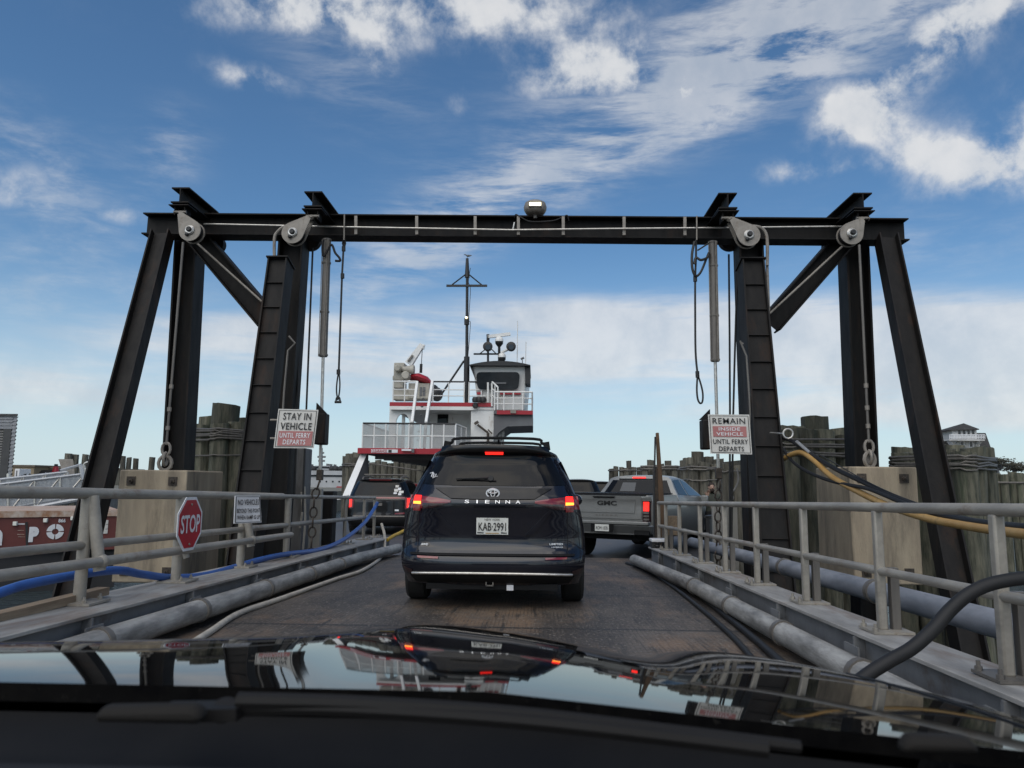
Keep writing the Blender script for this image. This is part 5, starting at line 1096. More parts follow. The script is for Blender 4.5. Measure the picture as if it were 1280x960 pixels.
for x,z in ((0,1.0),): rtext('SIERRA','badge', CYL, tg, PB, .05,1.0,.5,.035,.0,.026,sp=1.5)
for s in (-1,1):
    a, b = sorted((s*.825, s*.985)); o = PB.rpatch('tail_lamp', SMOKE, pt_, [(a,1.33),(b,1.33)], [(a,.88),(b,.88)], .02)
    a, b = sorted((s*.845, s*.95)); PB.rpatch('lit_lamp', BRAKE, o, [(a,1.31),(b,1.31)], [(a,1.11),(b,1.11)], .026)
    for z0 in (1.05,.98,.91): PB.rpatch('reversing_lens', CYL, o, [(a,z0+.04),(b,z0+.04)], [(a,z0),(b,z0)], .026, n=2)
    for yy in (1.05,4.75): wheel(pt_, s*.90, yy, .41, .28)
    PC.spatch('side_window', GLASS, pt_, s, [(2.35,1.80),(2.85,1.83)], [(2.2,1.46),(2.85,1.43)], .006)
    PC.spatch('door_window', GLASSG if s>0 else GLASS, pt_, s, [(2.95,1.83),(3.35,1.74),(3.75,1.50)], [(2.95,1.43),(3.5,1.42),(3.98,1.41)], .006)
    m = MB().box(V(s*1.14,3.72,1.33),(.17,.10,.19)); m.bar(V(s*.98,3.8,1.28),V(s*1.12,3.75,1.30),.05,.06); m.build('door_mirror', CARBLK if s<0 else TRUCKP, pt_, True, bev=.03)
    for yy in (2.75,3.0): MB().bar(V(s*1.035,yy,1.22),V(s*1.035,yy+.2,1.22),.03,.035).build('door_handle', CHROME, pt_, True)
    m = MB().lathe([(.50,0),(.52,.03),(.47,.05)], (s*.97,1.05,.44), (s,0,0), 28); m.build('wheel_arch', CARBLK, pt_, True)
    MB().bar(V(s*.82,.02,.70),V(s*.82,.30,.60),.32,.22,(1,0,0)).build('bumper_corner_step', CARBLK, pt_, True)
m = MB(); m.hexa([V(-1.0,.10,.60),V(1.0,.10,.60),V(1.0,.5,.60),V(-1.0,.5,.60),V(-1.02,-.09,.80),V(1.02,-.09,.80),V(1.02,.4,.80),V(-1.02,.4,.80)]); m.build('bumper', TRUCKP, pt_, True, bev=.03)
MB().bar(V(-1.0,-.05,.845),V(1.0,-.05,.845),.16,.07,(0,1,0)).build('bumper_cap', TRUCKP, pt_, True, bev=.015)
MB().bar(V(-.25,-.11,.72),V(.25,-.11,.72),.01,.18,(0,1,0)).build('plate_recess', CARBLK, pt_, True)
o = MB().bar(V(-.155,-.12,.725),V(.155,-.12,.725),.008,.15,(0,1,0)).build('number_plate', PLATEW, pt_, True)
text('plate_lettering','ROM 1838',INK,frame_m(V(0,-.126,.72),V(1,0,0),V(0,0,1)),o,True,width=.26,height=.075,bold=.0)
MB().bar(V(.38,-.085,.86),V(.80,-.085,.86),.01,.03,(0,1,0)).build('bumper_badge', CHROME, pt_, True)
MB().bar(V(-.85,.55,.52),V(.85,.55,.52),.3,.16,(0,1,0)).build('axle', CARBLK, pt_, True)

# ------------------------------------------------------------------ own car: hood, cowl, wiper, fascia, dash
oc = thing('own_car', 'black glossy car hood with cowl and wiper in the near foreground', 'car', (-.38, 1.2, 0))
S0 = .85
crest = [(-1.35,.215),(-1.05,.199),(-.66,.186),(-.42,.176),(-.34,.168),(-.28,.161),(-.05,.171),(.11,.185),(.22,.198),(.31,.192),(.42,.187),(.56,.195),(.645,.213),(.70,.226),(.80,.25),(.95,.285),(1.1,.33)]
def h0f(x): return .2075+.087*max(0,x+.05) if x > -.05 else .2075+.01*max(0,-x-.8)
bt_f = lambda x: sinterp([(-1.4,.0),(-.55,.0),(-.37,.005),(-.25,.041),(.12,.041),(.27,.042),(.45,.045),(.65,.04),(1.2,.02)], x)   # the middle of the hood already falls away at its rear edge
def kf(x):
    ta = sinterp(crest,x); h0 = h0f(x); b_ = bt_f(x); lo, hi = .005, 3
    for _ in range(40):
        k = (lo+hi)/2
        if b_+2*k*(sqrt(S0*S0+(h0-b_*S0)/k)-S0) < ta: lo = k
        else: hi = k
    return k
KT = [(-1.4+.025*i, kf(-1.4+.025*i)) for i in range(101)]
def hz_f(x, y):
    k = sum(interp(KT, x+d) for d in (-.03,-.015,0,.015,.03))/5; b_ = sum(bt_f(x+d) for d in (-.03,-.015,0,.015,.03))/5; z = H-h0f(x)-b_*(y-S0)-k*(y-S0)**2
    side = max(0, abs(x+.38)-1.02); 
    return z+SL*y-3.0*side**2-(0 if y < 1.9 else 2.2*(y-1.9)**2)
XS = [-1.30+i*(.92+1.30)/110 for i in range(111)]; YS = [S0+i*.0155 for i in range(85)]
mh = MB().grid(lambda x,y: V(x,y,hz_f(x,y)), XS, YS)
mh.grid(lambda x,d: V(x,S0-.0*d,hz_f(x,S0)-.02*d), XS, (0,1), True)
mh.grid(lambda x,d: V(x,YS[-1]+.06*d,hz_f(x,YS[-1])-.35*d), XS, (0,.3,1))
mh.build('hood', HOODP, oc, ang=60)
MB().grid(lambda x,d: V(x, S0-.002-.32*d, hz_f(x,S0)-.030-.03*min(1,d*4)+.02*max(0,d-.3)), [-1.35+.05*i for i in range(47)], [k/16 for k in range(17)]).build('cowl', CARBLK, oc)
WG = pm('wiper_grey',(.016,.015,.0145),.65,spec=.2)
hub = P(281,886,.75)
m = MB().lathe([(.013,-.006),(.014,.0),(.011,.005),(.005,.006)], hub, (0,-.5,1), 14); m.bar(hub+V(-.06,.0,-.004), hub+V(.02,-.005,.0), .03, .012, (0,1,0)); m.tube(spline([hub,P(420,886,.74),P(640,900,.73),P(840,922,.72),P(960,937,.71)],6), .0075, 8); m.build('wiper_arm', WG, oc)
MB().tube(spline([P(298,876,.745),P(450,880,.74),P(640,892,.735),P(850,916,.725),P(1000,934,.72)],6), .0085, 8, r1=.006).build('wiper_blade', WG, oc)
CG = pm('cowl_grey',(.024,.022,.020),.8,spec=.15)
for l_ in ([(112,905),(122,886),(236,884),(250,890),(250,908)], [(1128,944),(1140,922),(1216,925),(1232,945)]):
    m = MB().prism([P(x,y,.70 if x<700 else .69) for x,y in l_], (0,.02,.001)); m.build('cowl_cover', CG, oc, bev=.006)
MB().bx(-1.3,1.0,.25,.548,H-.30,H-.196).build('dashboard', pm('dash_grey',(.02,.019,.021),.8,spec=.2), oc, bev=.015)
MB().tube([V(.615-.02*(i/20),S0+.01+i*.032,hz_f(.615-.02*(i/20),S0+.01+i*.032)+.0004) for i in range(21)], .0022, 6).build('panel_gap', RUBBER, oc)
# front end below the hood
m = MB().hexa([V(-1.22,1.5,.22),V(.46,1.5,.22),V(.40,2.35,.25),V(-1.16,2.35,.25),V(-1.27,1.5,.7),V(.51,1.5,.7),V(.44,2.28,.55),V(-1.20,2.28,.55)]); m.build('front_bumper', HOODP, oc, bev=.08)
m = MB().hexa([V(-1.27,.3,.30),V(.51,.3,.30),V(.51,1.5,.30),V(-1.27,1.5,.30),V(-1.27,.3,.78),V(.51,.3,.78),V(.51,1.5,.70),V(-1.27,1.5,.70)]); m.build('fenders', HOODP, oc, bev=.05)
for s in (-1,1): 
    o = MB().lathe([(.2,-.11),(.32,-.11),(.34,-.08),(.34,.08),(.32,.11),(.2,.11)], (-.38+s*.82,1.42,.34+dk(1.4)), (s,0,0), 24).build('wheel', TYRE, oc)

# ------------------------------------------------------------------ the deck worker
def person():
    Y = 19.6; base = P(889,604.5,Y); z0 = DZ; hgt = base.z+.02-z0
    t = thing('person', 'bearded worker in olive top and dark trousers standing beyond the right railing', 'person', (base.x,Y,z0)); s = hgt/1.78
    J = [(0,0,.95,.155,.12),(0,.0,1.10,.15,.115),(0,.02,1.28,.175,.125),(0,.02,1.42,.165,.11),(0,0,1.50,.07,.07),(0,-.02,1.56,.062,.062),
         (.10,0,.90,.105,.11),(.11,-.01,.52,.075,.08),(.12,.02,.10,.05,.055),(.13,-.09,.04,.05,.04),(.13,-.16,.03,.045,.03),
         (-.10,0,.90,.105,.11),(-.11,-.02,.52,.075,.08),(-.12,.02,.10,.05,.055),(-.13,-.09,.04,.05,.04),(-.13,-.16,.03,.045,.03),
         (.20,.01,1.43,.07,.07),(.255,.0,1.16,.052,.052),(.16,-.20,1.08,.042,.042),(.06,-.26,1.12,.035,.03),
         (-.20,.01,1.43,.07,.07),(-.29,-.02,1.17,.052,.052),(-.24,-.20,1.30,.042,.042),(-.18,-.24,1.42,.035,.03)]
    E = [(0,1),(1,2),(2,3),(3,4),(4,5),(0,6),(6,7),(7,8),(8,9),(9,10),(0,11),(11,12),(12,13),(13,14),(14,15),(3,16),(16,17),(17,18),(18,19),(3,20),(20,21),(21,22),(22,23)]
    me = bpy.data.meshes.new('body'); o = bpy.data.objects.new('body', me); col.objects.link(o); o.parent = t
    me.from_pydata([(x*s,y*s,z*s) for x,y,z,_,_ in J], E, []); 
    sk = o.modifiers.new('skin','SKIN')
    for v, j in zip(me.skin_vertices[0].data, J): v.radius = (j[3]*s, j[4]*s)
    me.skin_vertices[0].data[0].use_root = True
    o.modifiers.new('sub','SUBSURF').levels = 2; o.modifiers['sub'].render_levels = 2; sk.use_smooth_shade = True
    mm = bpy.data.materials.new('worker_clothes'); mm.use_nodes = True; n = mm.node_tree.nodes; l = mm.node_tree.links
    tcn = n.new('ShaderNodeTexCoord'); sx = n.new('ShaderNodeSeparateXYZ'); l.new(tcn.outputs['Object'], sx.inputs[0]); r = n.new('ShaderNodeValToRGB'); r.color_ramp.interpolation = 'CONSTANT'
    mr = n.new('ShaderNodeMapRange'); mr.inputs[2].default_value = 2; l.new(sx.outputs[2], mr.inputs[0]); l.new(mr.outputs[0], r.inputs[0])
    e = r.color_ramp.elements; e[0].color = (.012,.012,.013,1); e[1].position = 1.02*s/2; e[1].color = (.05,.055,.042,1); q = e.new(1.515*s/2); q.color = (.40,.25,.18,1)
    l.new(r.outputs[0], n['Principled BSDF'].inputs['Base Color']); n['Principled BSDF'].inputs['Roughness'].default_value = .85; me.materials.append(mm)
    skin = pm('skin',(.42,.26,.19),.55); hairm = pm('hair',(.03,.018,.012),.8)
    hb = V(0,-.03,1.655)*s
    head = MB(); n_ = 16; m_ = 12; vs = []
    for i in range(m_+1):
        for k in range(n_):
            a = pi*i/m_; b = 2*pi*k/n_; x, y, z = sin(a)*cos(b), sin(a)*sin(b), -cos(a)
            wx = .078*(1 if z > -.2 else 1-.35*(-z-.2)); yy = .098*y-(.012 if (y < -.6 and -.25 < z < .1 and abs(x) < .25) else 0)
            vs.append(hb+V(wx*x, yy, .12*z)*s)
    head.add(vs, [(i*n_+k, i*n_+(k+1)%n_, (i+1)*n_+(k+1)%n_, (i+1)*n_+k) for i in range(m_) for k in range(n_)])
    for sg in (-1,1): head.ball(hb+V(sg*.08,.01,0)*s,(.014,.024,.034),8,6)
    head.tube([hb+V(0,-.098,.02)*s,hb+V(0,-.118,-.018)*s], .011*s, 8, r1=.017*s)
    hd = head.build('head', skin, t, True)
    m = MB()
    for sg in (-1,1): m.ball(hb+V(sg*.032,-.092,.018)*s,(.013,.008,.008),8,6)
    m.build('eyes', hairm, hd, True)
    m = MB().ball(hb+V(0,.018,.04)*s,(.085,.098,.095),14,8); m.build('hair', hairm, hd, True)
    m = MB().ball(hb+V(0,-.05,-.078)*s,(.066,.058,.052),12,8); m.build('beard', hairm, hd, True)
    # hands: palm, four curled fingers, thumb
    for bx_, by_, bz_, d in ((.05,-.27,1.125,V(-.8,-.3,.1)),(-.175,-.245,1.435,V(.25,-.2,.9))):
        m = MB(); c = V(bx_,by_,bz_)*s; d = d.normalized(); sd_ = d.cross(V(0,1,0)).normalized(); m.bar(c,c+d*.09*s,.035*s,.08*s,V(0,1,0))
        for k in range(4):
            a = c+d*.09*s+sd_*(.03-.02*k)*s; ln = (.065,.075,.07,.055)[k]*s; m.tube([a,a+d*ln*.6+V(0,-.012,0),a+d*ln+V(0,-.04*s,0)], .009*s, 6)
        a = c+d*.03*s+sd_*.04*s; m.tube([a,a+sd_*.03*s+d*.02*s,a+sd_*.035*s+d*.05*s], .011*s, 6); m.build('hand', skin, t, True)
    return t
person()
# ------------------------------------------------------------------ left bank: shore, shed, warehouses, gangway, barge, ship
SHORE = pm('shore_ground',(.2,.18,.14),.95,c2=(.12,.115,.09),scale=.3)
tag(MB().bx(-160,-19,62,260,WZ-1,.15).build('shore_ground', SHORE, smooth=False), kind='structure')
tag(MB().bx(-60,-31,40,61.9,WZ-1,-.25).build('quay_pavement', pm('quay_grey',(.2,.195,.185),.9), smooth=False), kind='structure')
m = MB().prism([V(46,95,WZ-.5),V(150,85,WZ-.5),V(240,260,WZ-.5),V(60,240,WZ-.5)], (0,0,2.6)); tag(m.build('shore_ground', SHORE, smooth=False), kind='structure')
def corr_mat(name, c, freq, axis='Z'):
    m = bpy.data.materials.new(name); m.use_nodes = True; t = m.node_tree; n = t.nodes; l = t.links; b = n['Principled BSDF']; b.inputs['Roughness'].default_value = .5; b.inputs['Base Color'].default_value = (*c,1); b.inputs['Metallic'].default_value = .3
    tcn = n.new('ShaderNodeTexCoord'); w = n.new('ShaderNodeTexWave'); w.bands_direction = axis; w.inputs['Scale'].default_value = freq; l.new(tcn.outputs['Object'], w.inputs[0]); bu = n.new('ShaderNodeBump'); bu.inputs['Distance'].default_value = .06; bu.inputs['Strength'].default_value = 1; l.new(w.outputs[0], bu.inputs['Height']); l.new(bu.outputs[0], b.inputs['Normal']); return m
a = P(22,520,45); xs1 = a.x
sh = thing('shed', 'grey corrugated metal shed with tall roller door at the left edge', 'shed', (xs1-5,45,-.25))
m = MB(); zt_ = a.z; nrib = 22; hh_ = (zt_+.25)/nrib
prof = []
for k in range(nrib): z = -.25+k*hh_; prof += [(0,z),(0,z+hh_*.5),(.04,z+hh_*.6),(.04,z+hh_*.95)]
xd1 = P(13,560,45).x
for (z0_,z1_,d0,d1) in [(prof[i][1],prof[i+1][1],prof[i][0],prof[i+1][0]) for i in range(len(prof)-1)]:
    m.add([V(xd1,45-d0,z0_),V(xs1,45-d0,z0_),V(xs1,45-d1,z1_),V(xd1,45-d1,z1_)], [(0,1,2,3)])
    m.add([V(xs1+d0,45,z0_),V(xs1-12+d0,60,z0_),V(xs1-12+d1,60,z1_),V(xs1+d1,45,z1_)], [(0,1,2,3)])
m.build('corrugated_wall', pm('shed_siding',(.28,.285,.30),.45,.3,c2=(.22,.225,.235)), sh, smooth=False)
zd = P(5,536,45).z
MB().prism([V(xs1-12,45.1,-.25),V(xs1-.12,45.1,-.25),V(xs1-12,59.9,-.25),V(xs1-24,59.9,-.25)],(0,0,zt_+.2)).build('core_wall', pm('shed_inner',(.07,.072,.076),.7), sh, smooth=False)
m = MB()
for k in range(8): z = zd+(zt_-zd)*k/8; m.bx(xs1-12,xd1,44.95+.05*(k%2),45.1,z,z+(zt_-zd)/8-.01)
m.build('siding_panel', MATS['shed_siding'], sh, smooth=False)
MB().bx(xs1-12,xd1-.55,45.02,45.098,-.25,zd-.02).build('roller_door', corr_mat('roller_door',(.13,.13,.125),2.0), sh, smooth=False)
MB().bx(xd1-.5,xd1-.02,44.96,45.095,-.25,zd).build('door_frame', DKFRAME, sh, smooth=False)
MB().prism([V(xs1-12,44.85,zt_),V(xs1+.12,44.85,zt_),V(xs1-11.9,60.1,zt_),V(xs1-24,60.1,zt_)],(0,0,.12)).build('roof_edge', DKFRAME, sh, smooth=False)
MB().tube([P(10.5,604,44.5),P(10.5,592,44.5)], .09, 8).build('bollard_post', PLATEW, sh)
for i,(lab,x0_,y0_,x1_,Y,dep,c) in enumerate([('low tan flat roofed warehouse right of the grey shed',16,581,41,95,20,(.30,.24,.16)),('longer beige warehouse behind the gangway rails',41.5,583,80,98,20,(.33,.28,.2))]):
    a, b = P(x0_,y0_,Y), P(x1_,604,Y); t = thing('warehouse', lab, 'building', ((a.x+b.x)/2,Y,.15))
    MB().bx(a.x-(30 if i==0 else 0),b.x,Y,Y+dep,.1,a.z-.25).build('wall', pm('tan_wall_%d'%i,c,.85,scale=.5), t, smooth=False)
    MB().bx(a.x-(30.2 if i==0 else .2),b.x+.2,Y-.2,Y+dep,a.z-.25,a.z).build('roof', pm('tan_roof_%d'%i,(.14,.11,.08),.8), t, smooth=False)
    if i: MB().bx(a.x+1.0,a.x+1.3,Y-.15,Y-.01,.1,a.z-.3).build('pilaster', MATS['tan_roof_1'], t, smooth=False)
bx_ = P(17.5,599,85); t = thing('storage_box', 'small white storage box in front of the tan warehouse', 'box', (bx_.x,85,.15)); b2 = P(24.5,586,85); MB().bx(bx_.x,b2.x,85,87,.15,b2.z).build('box_shell', SIGNW2, t, bev=.03); MB().bx(bx_.x+.2,bx_.x+.3,84.95,84.99,.2,b2.z-.2).build('door_seam', FGREY, t)
for i,(px,py) in enumerate(((27,595),(31,596),(36,594.5))):
    p = P(px,py,80); m = MB()
    rr_ = random.Random(i)
    for k in range(26): 
        c = p+V(rr_.uniform(-.5,.5),rr_.uniform(-.4,.4),rr_.uniform(-.8,.1)); d = V(rr_.uniform(-1,1),rr_.uniform(-1,1),rr_.uniform(-.2,1)).normalized()*.28; e = d.orthogonal()*.35; m.add([c-e,c+e,c+d],[(0,1,2)])
    tag(m.build('shrub', pm('shrub_dark_%d'%i,(.03,.035,.022),.9), smooth=False), ['dark shrub beside the white storage box','dark shrub in the middle of three by the tan warehouse','dark shrub nearest the gangway before the tan warehouse'][i], 'shrub', 'shrubs by the tan warehouse')
# dark hut and red thing beyond the gangway
t = thing('hut', 'low dark roofed hut beyond the gangway', 'hut', P(56,600,60)); a, b = P(46,596,60), P(66,596,60)
MB().prism([V(a.x,60,a.z-1.0),V(b.x,60,a.z-1.0),V(b.x,60,P(60,587,60).z),V(P(52,588,60).x,60,P(52,587.5,60).z),V(a.x,60,P(46,593,60).z)],(0,3,0)).build('roof', HULLD, t, smooth=False); MB().bar(P(56.5,592,59.9),P(57.5,592,59.9),.05,.2,(0,1,0)).build('window', SIGNW2, t)
t = thing('channel_buoy', 'red buoy with dark top standing behind the gangway', 'buoy', P(69,602,52)); c = P(68.5,600,52)
MB().lathe([(.28,-.3),(.28,.45),(.26,.5),(.14,.95),(.12,.95)], c, n=14).build('float_body', FRED, t); MB().lathe([(.12,.951),(.12,1.12)], c, n=10).build('top_mark', HULLD, t)
# gangway of aluminium
gt = thing('gangway', 'aluminium gangway with close balusters sloping up behind the left railing', 'gangway', P(50,640,25))
def gside(name, xa,ta,ba,xb,tb,bb,Ya,Yb,nb):
    A, B, C_, D_ = P(xa,ta,Ya), P(xa,ba,Ya), P(xb,tb,Yb), P(xb,bb,Yb); m = MB()
    m.tube([A,C_],.05,8); m.tube([B,D_],.09,8); m.tube([A.lerp(B,.85),C_.lerp(D_,.85)],.035,6)
    o = m.build('guard_rail', ALU, gt); m = MB()
    for k in range(nb): q = k/(nb-1); m.bar(A.lerp(C_,q),B.lerp(D_,q),.025,.025)
    ob = m.build('balusters', ALU, o); ob['kind'] = 'stuff'
    m = MB()
    for k in range(6): q = k/5; m.bar(A.lerp(C_,q),B.lerp(D_,q),.07,.07); 
    for k in range(5): q = k/5; m.bar(B.lerp(D_,q),A.lerp(C_,q+.2),.05,.05)
    m.build('braces', BRIGHT, o); return A,B,C_,D_
n1_ = gside('near',-60,613,654,106,592.5,623,24.0,26.5,100); f1_ = gside('far',-60,606,640,84,590,618,26.0,28.3,90)
MB().add([n1_[1],n1_[3],f1_[3],f1_[1]],[(0,1,2,3)]).build('walkway', ALU, gt, smooth=False)
MB().tube(spline([P(104,606,26.4),P(107,592,26.4),P(105,582,26.4),P(108,578,26.4),P(113,578,26.4),P(113,582,26.4),P(109,585,26.4),P(109,600,26.4)],4),.04,6).build('end_hoop', BRIGHT, gt)
m = MB(); m.tube([P(101,581,26.4),P(104,600,26.4)],.07,6); m.tube([P(76,588,26.4),P(101,581,26.4)],.05,6); m.build('end_frame', ALU, gt)
t = thing('gangway_hood', 'curved grey sheet metal hood at the top of the gangway', 'hood', P(82,598,30)); m = MB()
arc = [(73,574),(75,580),(77,588),(78.5,596)]
m.grid(lambda u,v: P(arc[v][0]+u*(18-v*1.0), arc[v][1]-u*.3, 30+.2*u), [0,.25,.5,.75,1], range(4)); m.build('hood_sheet', SHEAVE, t); m = MB().grid(lambda u,v: P(arc[v][0]+u*(18-v*1.0), arc[v][1]-u*.3, 31+.2*u), [0,.25,.5,.75,1], range(4), True); m.build('back_sheet', SHEAVE, t)
m = MB()
for v in range(3): m.add([P(arc[v][0],arc[v][1],30),P(arc[v][0],arc[v][1],31),P(arc[v+1][0],arc[v+1][1],31),P(arc[v+1][0],arc[v+1][1],30)],[(0,1,2,3)])
m.add([P(73,574,30),P(91,573.7,30.2),P(91,573.7,31.2),P(73,574,31)],[(0,1,2,3)]); m.build('hood_edge', ALU, t)
# barge with white letters
bt = thing('barge', 'rusty red barge with big white letters behind the left railing', 'barge', P(60,700,19))
b0_, b1_ = P(-170,668,17.0), P(150,640,20.0); zt1 = P(60,646.5,19).z
d = (b1_-b0_); d.z = 0; d.normalize(); nn = V(d.y,-d.x,0); 
pa, pb = V(b0_.x,b0_.y,zt1), V(b1_.x,b1_.y,zt1); zbm = P(60,690,19).z
MB().hexa([V(*(p.xy),zbm)+o_ for p,o_ in ((pa,nn*0),(pb,nn*0),(pb,-nn*4),(pa,-nn*4))]+[p+o_ for p,o_ in ((pa,nn*0),(pb,nn*0),(pb,-nn*4),(pa,-nn*4))]).build('side_plating', BARGE, bt, smooth=False)
MB().hexa([p+V(0,0,z)+o_ for z in (.003,.16) for p,o_ in ((pa,nn*.04),(pb,nn*.04),(pb,-nn*4.04),(pa,-nn*4.04))]).build('rusty_deck', BARGET, bt, smooth=False)
MB().hexa([V(p.x,p.y,z)+o_ for z in (WZ-.4,zbm-.003) for p,o_ in ((pa,-nn*.15),(pb,-nn*.15),(pb,-nn*3.8),(pa,-nn*3.8))]).build('pontoon', HULLD, bt, smooth=False)
def onb(px, py, e=.02):                      # where the sight line meets the barge side
    r_ = ray(px,py); q = pa+nn*e; k = (q-CAM).dot(nn)/r_.dot(nn); return CAM+r_*k
def btxt(body, px0,py0,px1,py1, mat=SIGNW2, bold=.09, nm='lettering'):
    a, b = onb(px0,(py0+py1)/2), onb(px1,(py0+py1)/2); c = (a+b)/2; w = abs((b-a).dot(d)); h = (onb((px0+px1)/2,py0)-onb((px0+px1)/2,py1)).z
    c = onb((px0+px1)/2,(py0+py1)/2); return text(nm, body, mat, frame_m(c,d,V(0,0,1)), bt, width=w, height=h, bold=bold, depth=.005)
btxt('P',36,658.5,48.5,677.5); btxt('n',-12,662,3,682)
c = onb(69,664.5); m = MB(); hr_ = (onb(69,655)-onb(69,674)).z/2
for k in range(4):
    pts = []; 
    for a_ in [k*90+5+q*(80/8) for q in range(9)]: pts.append((a_,1.0))
    poly = [c+d*(hr_*cos(R(a_)))+V(0,0,hr_*sin(R(a_))) for a_,_ in pts]+[c+d*(hr_*.38*cos(R(a_)))+V(0,0,hr_*.38*sin(R(a_))) for a_,_ in pts[::-1]]
    m.prism(poly, nn*.006)
m.build('lettering', SIGNW2, bt, smooth=False)
btxt('866',73,648.5,82,653,bold=.03); btxt('96',90,646.5,98,651,bold=.03); btxt('E',129,650,135,667,mat=SIGNW)
for px,y0_ in ((33,652),(106,645)): 
    o = MB().bar(onb(px,y0_+.5,.012),onb(px+1,y0_+39,.012),.05,.03,d); o.build('plate_joint', HULLD, bt, smooth=False)
for px,py in ((19,654.5),(57,650.5),(91,648)): MB().box(onb(px,py,.05),(.10,.06,.10)).build('deck_cleat', PLATEW, bt, bev=.01)
for k,(px,py,w_,h_) in enumerate(((26,655,10,2.2),(26,663,8,2),(26,668,9,2),(27,671,9,1.5))): 
    a, b = onb(px-w_/2,py,.008), onb(px+w_/2,py,.008); MB().bar(a,b,.004,h_*(.007 if k else .014),nn).build('stencil_line', BARGET if k else SIGNW2, bt, smooth=False)

# distant white patrol ship
sp_ = thing('patrol_ship', 'distant white ship with red slanted stripe between the chain and the piles', 'ship', P(410,612,110))
SYY = 110
def sb(name, mat, x0_,y0_,x1_,y1_,dep=6,Y=SYY,par=None): a, b = P(x0_,y0_,Y), P(x1_,y1_,Y); return MB().bx(a.x,b.x,Y,Y+dep,b.z,a.z).build(name, mat, par or sp_)
p = [P(370,594,SYY),P(436,594,SYY),P(434,622,SYY),P(372,622,SYY)]; MB().prism(p,(0,8,0)).build('hull', pm('ship_white',(.42,.43,.44),.5,scale=.3), sp_, smooth=False)
MB().prism([P(421,608,SYY-.1),P(429,608,SYY-.1),P(423,618,SYY-.1),P(415,618,SYY-.1)],(0,.05,0)).build('red_stripe', FRED, sp_, smooth=False)
SW = MATS['ship_white']
sb('superstructure', SW, 378,588,428,593.8,7,SYY+.5); sb('bridge', SW, 394,582,412,587.9,5,SYY+1); sb('window_band', GLASSG, 388,593.5,432,596,.1,SYY-.12); sb('window_band', GLASSG, 395,583,411,585,.1,SYY+.85)
m = MB().tube([P(402,582,SYY+2),P(402,560,SYY+2)],.2,6); 
for y,w_ in ((566,3),(571,5),(576,4)): m.tube([P(402-w_,y,SYY+2),P(402+w_,y,SYY+2)],.15,5)
for x in (384,389,409,413,418): m.tube([P(x,588,SYY+2),P(x+1,579+abs(x-402)*.1,SYY+2)],.25,5)
m.build('mast', FGREY, sp_)
m = MB()
for x in (386,392,415,420,426): m.ball(P(x,586,SYY+1),(.5,.5,.45),8,6)
m.build('deck_gear', HULLD, sp_)
for k in range(4): 
    o = MB().lathe([(.14,0),(.12,.05)], P(400+k*8,602,SYY-.01),(0,-1,0),10).build('porthole', GLASSG, sp_)

# right bank: house and bare trees
HY = 110
hs = thing('house', 'white house with cupola balcony and dark shingle roof above the mossy piles', 'house', P(1207,570,HY))
HW = pm('house_white',(.62,.61,.59),.6,scale=.8); HR = pm('house_shingle',(.05,.047,.043),.9,c2=(.03,.028,.026),scale=1.5); HG = pm('house_window',(.03,.035,.045),.1)
def hb_(name, mat, x0_,y0_,x1_,y1_,Y,dep,par=None): a, b = P(x0_,y0_,Y), P(x1_,y1_,Y); return MB().bx(a.x,b.x,Y,Y+dep,b.z,a.z).build(name, mat, par or hs, smooth=False)
hb_('wall', HW, 1176,562,1238,598,HY+1,8)
zr, ze = P(1205,541,HY+4.5).z, P(1205,564,HY).z; xa, xb = P(1166,541,HY+4.5).x, P(1232,541,HY+4.5).x; xc = P(1242,564,HY).x
MB().add([V(xa,HY+4.5,zr),V(xb,HY+4.5,zr),V(xc,HY+.3,ze),V(xa-1,HY+.3,ze),V(xc,HY+9,ze),V(xa-1,HY+9,ze)],[(3,2,1,0),(0,1,4,5),(1,2,4),(0,5,3),(2,3,5,4)]).build('main_roof', HR, hs, smooth=False)
hb_('lower_dormer', HW, 1195,549,1225,562,HY-.2,2.5)
for x in (1203,1214): 
    o = hb_('window_frame', SIGNW2, x-3.2,551,x+3.2,560,HY-.26,.05); hb_('pane', HG, x-1.8,552.4,x+1.8,558.5,HY-.30,.03,o)
hb_('balcony_floor', HW, 1186.5,549,1231,551,HY-1.6,1.5)
m = MB()
for k in range(23): x = 1187+k*2; a, b = P(x,543.5,HY-1.6), P(x,549,HY-1.6); m.bar(a,b,.08,.08)
for y in (543.5,546.5): m.bar(P(1186.5,y,HY-1.6),P(1231,y,HY-1.6),.12,.1)
m.build('balcony_railing', SIGNW2, hs)
hb_('cupola_wall', HW, 1190,536,1221.5,549,HY-.1,3)
for x in (1199.5,1205.5,1211,1216.8): hb_('cupola_window', HG, x-1.7,537.5,x+1.7,544.5,HY-.15,.04)
ap = P(1204.5,529,HY+1.4); e_ = [P(1187,537.2,HY-.6),P(1224,536.2,HY-.6)]; e2 = [e_[1]+V(0,4.2,0),e_[0]+V(0,4.2,0)]
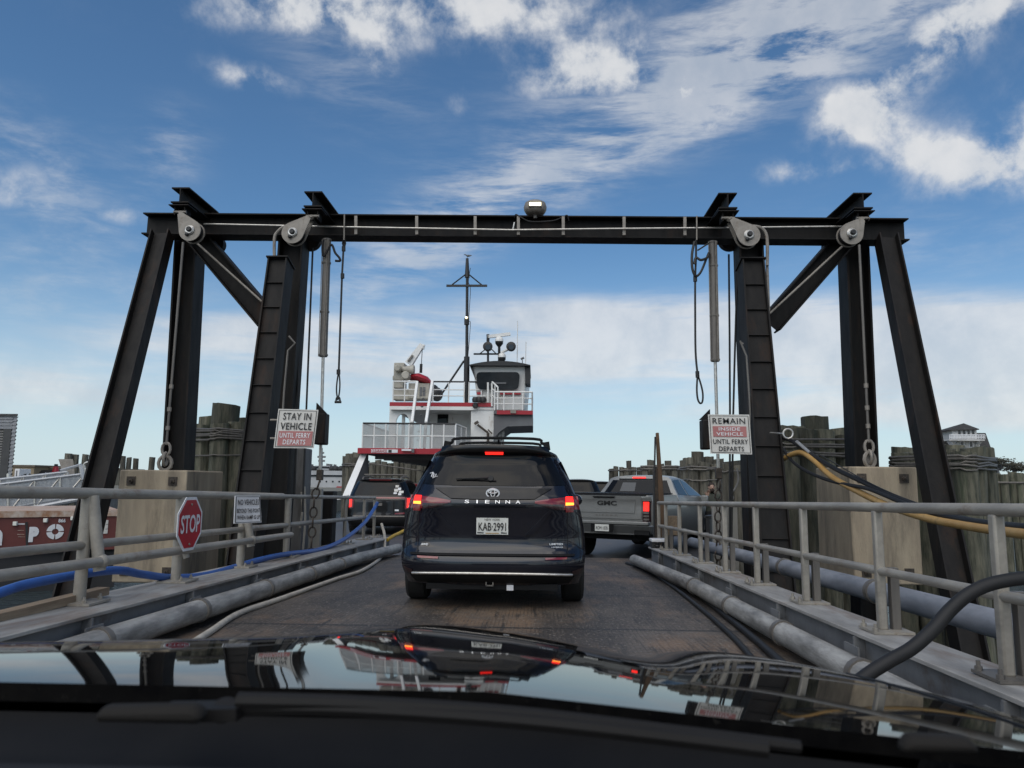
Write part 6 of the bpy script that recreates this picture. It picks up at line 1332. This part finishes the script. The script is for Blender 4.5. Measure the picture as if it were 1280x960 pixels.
MB().add(e_+e2+[ap]+[v-V(0,0,.12) for v in e_+e2],[(0,1,4),(1,2,4),(2,3,4),(3,0,4),(5,6,1,0),(6,7,2,1),(7,8,3,2),(8,5,0,3)]).build('cupola_roof', HR, hs, smooth=False)
m = MB()
for (x0_,y0_,x1_,y1_) in ((1196,558,1190,551),(1221,558,1227,551)): m.bar(P(x0_,y0_,HY-.4),P(x1_,y1_,HY-1.2),.2,.2); m.bar(P(x0_,y0_,HY-.4),P(x0_,551,HY-.4),.2,.2)
m.build('balcony_brace', HW, hs)
def bare_tree(label, px, py, w, h, Y, seed):
    r_ = random.Random(seed); b = P(px,py,Y); t = thing('tree', label, 'tree', (b.x,Y,WZ+2), group='wind bent trees by the house'); m = MB(); tr = MB(); sc_ = Y/FOC
    tr.tube([V(b.x,Y,WZ+1.5),b+V(-.3,0,-h*sc_*.4),b+V(.2,0,0)], .22, 6, r1=.08)
    tips = []
    for k in range(9):
        a = b+V(r_.uniform(-.5,.5)*w*sc_,r_.uniform(-1,1),r_.uniform(-.1,.5)*h*sc_); tr.tube([b+V(0,0,-.5*h*sc_),(a+b)/2+V(.2,0,.1),a],.07,5,r1=.02); tips.append(a)
    tr.build('trunk', FGREY, t)
    for a in tips:
        for k in range(90):
            c = a+V(r_.gauss(0,.16)*w*sc_,r_.gauss(0,.8),r_.gauss(0,.10)*h*sc_); dd = V(r_.uniform(-1,1),r_.uniform(-1,1),r_.uniform(-.5,.6)).normalized()*r_.uniform(.15,.4); e = dd.orthogonal().normalized()*.09; m.add([c-e,c+e,c+dd],[(0,1,2)])
    m.build('crown', pm('crown_brown_%d'%seed,(.06,.055,.035),.9,c2=(.03,.03,.02)), t, smooth=False)
bare_tree('bare wind bent tree right next to the white house', 1250,581,22,14,88,3)
bare_tree('rounded low tree at the right edge beyond the slim piles', 1268,586,18,12,92,5)
bare_tree('low tree just outside the row of slim piles at far right', 1300,584,24,14,92,8)
# surf line of the bay behind the worker is plain water; nothing else is built there
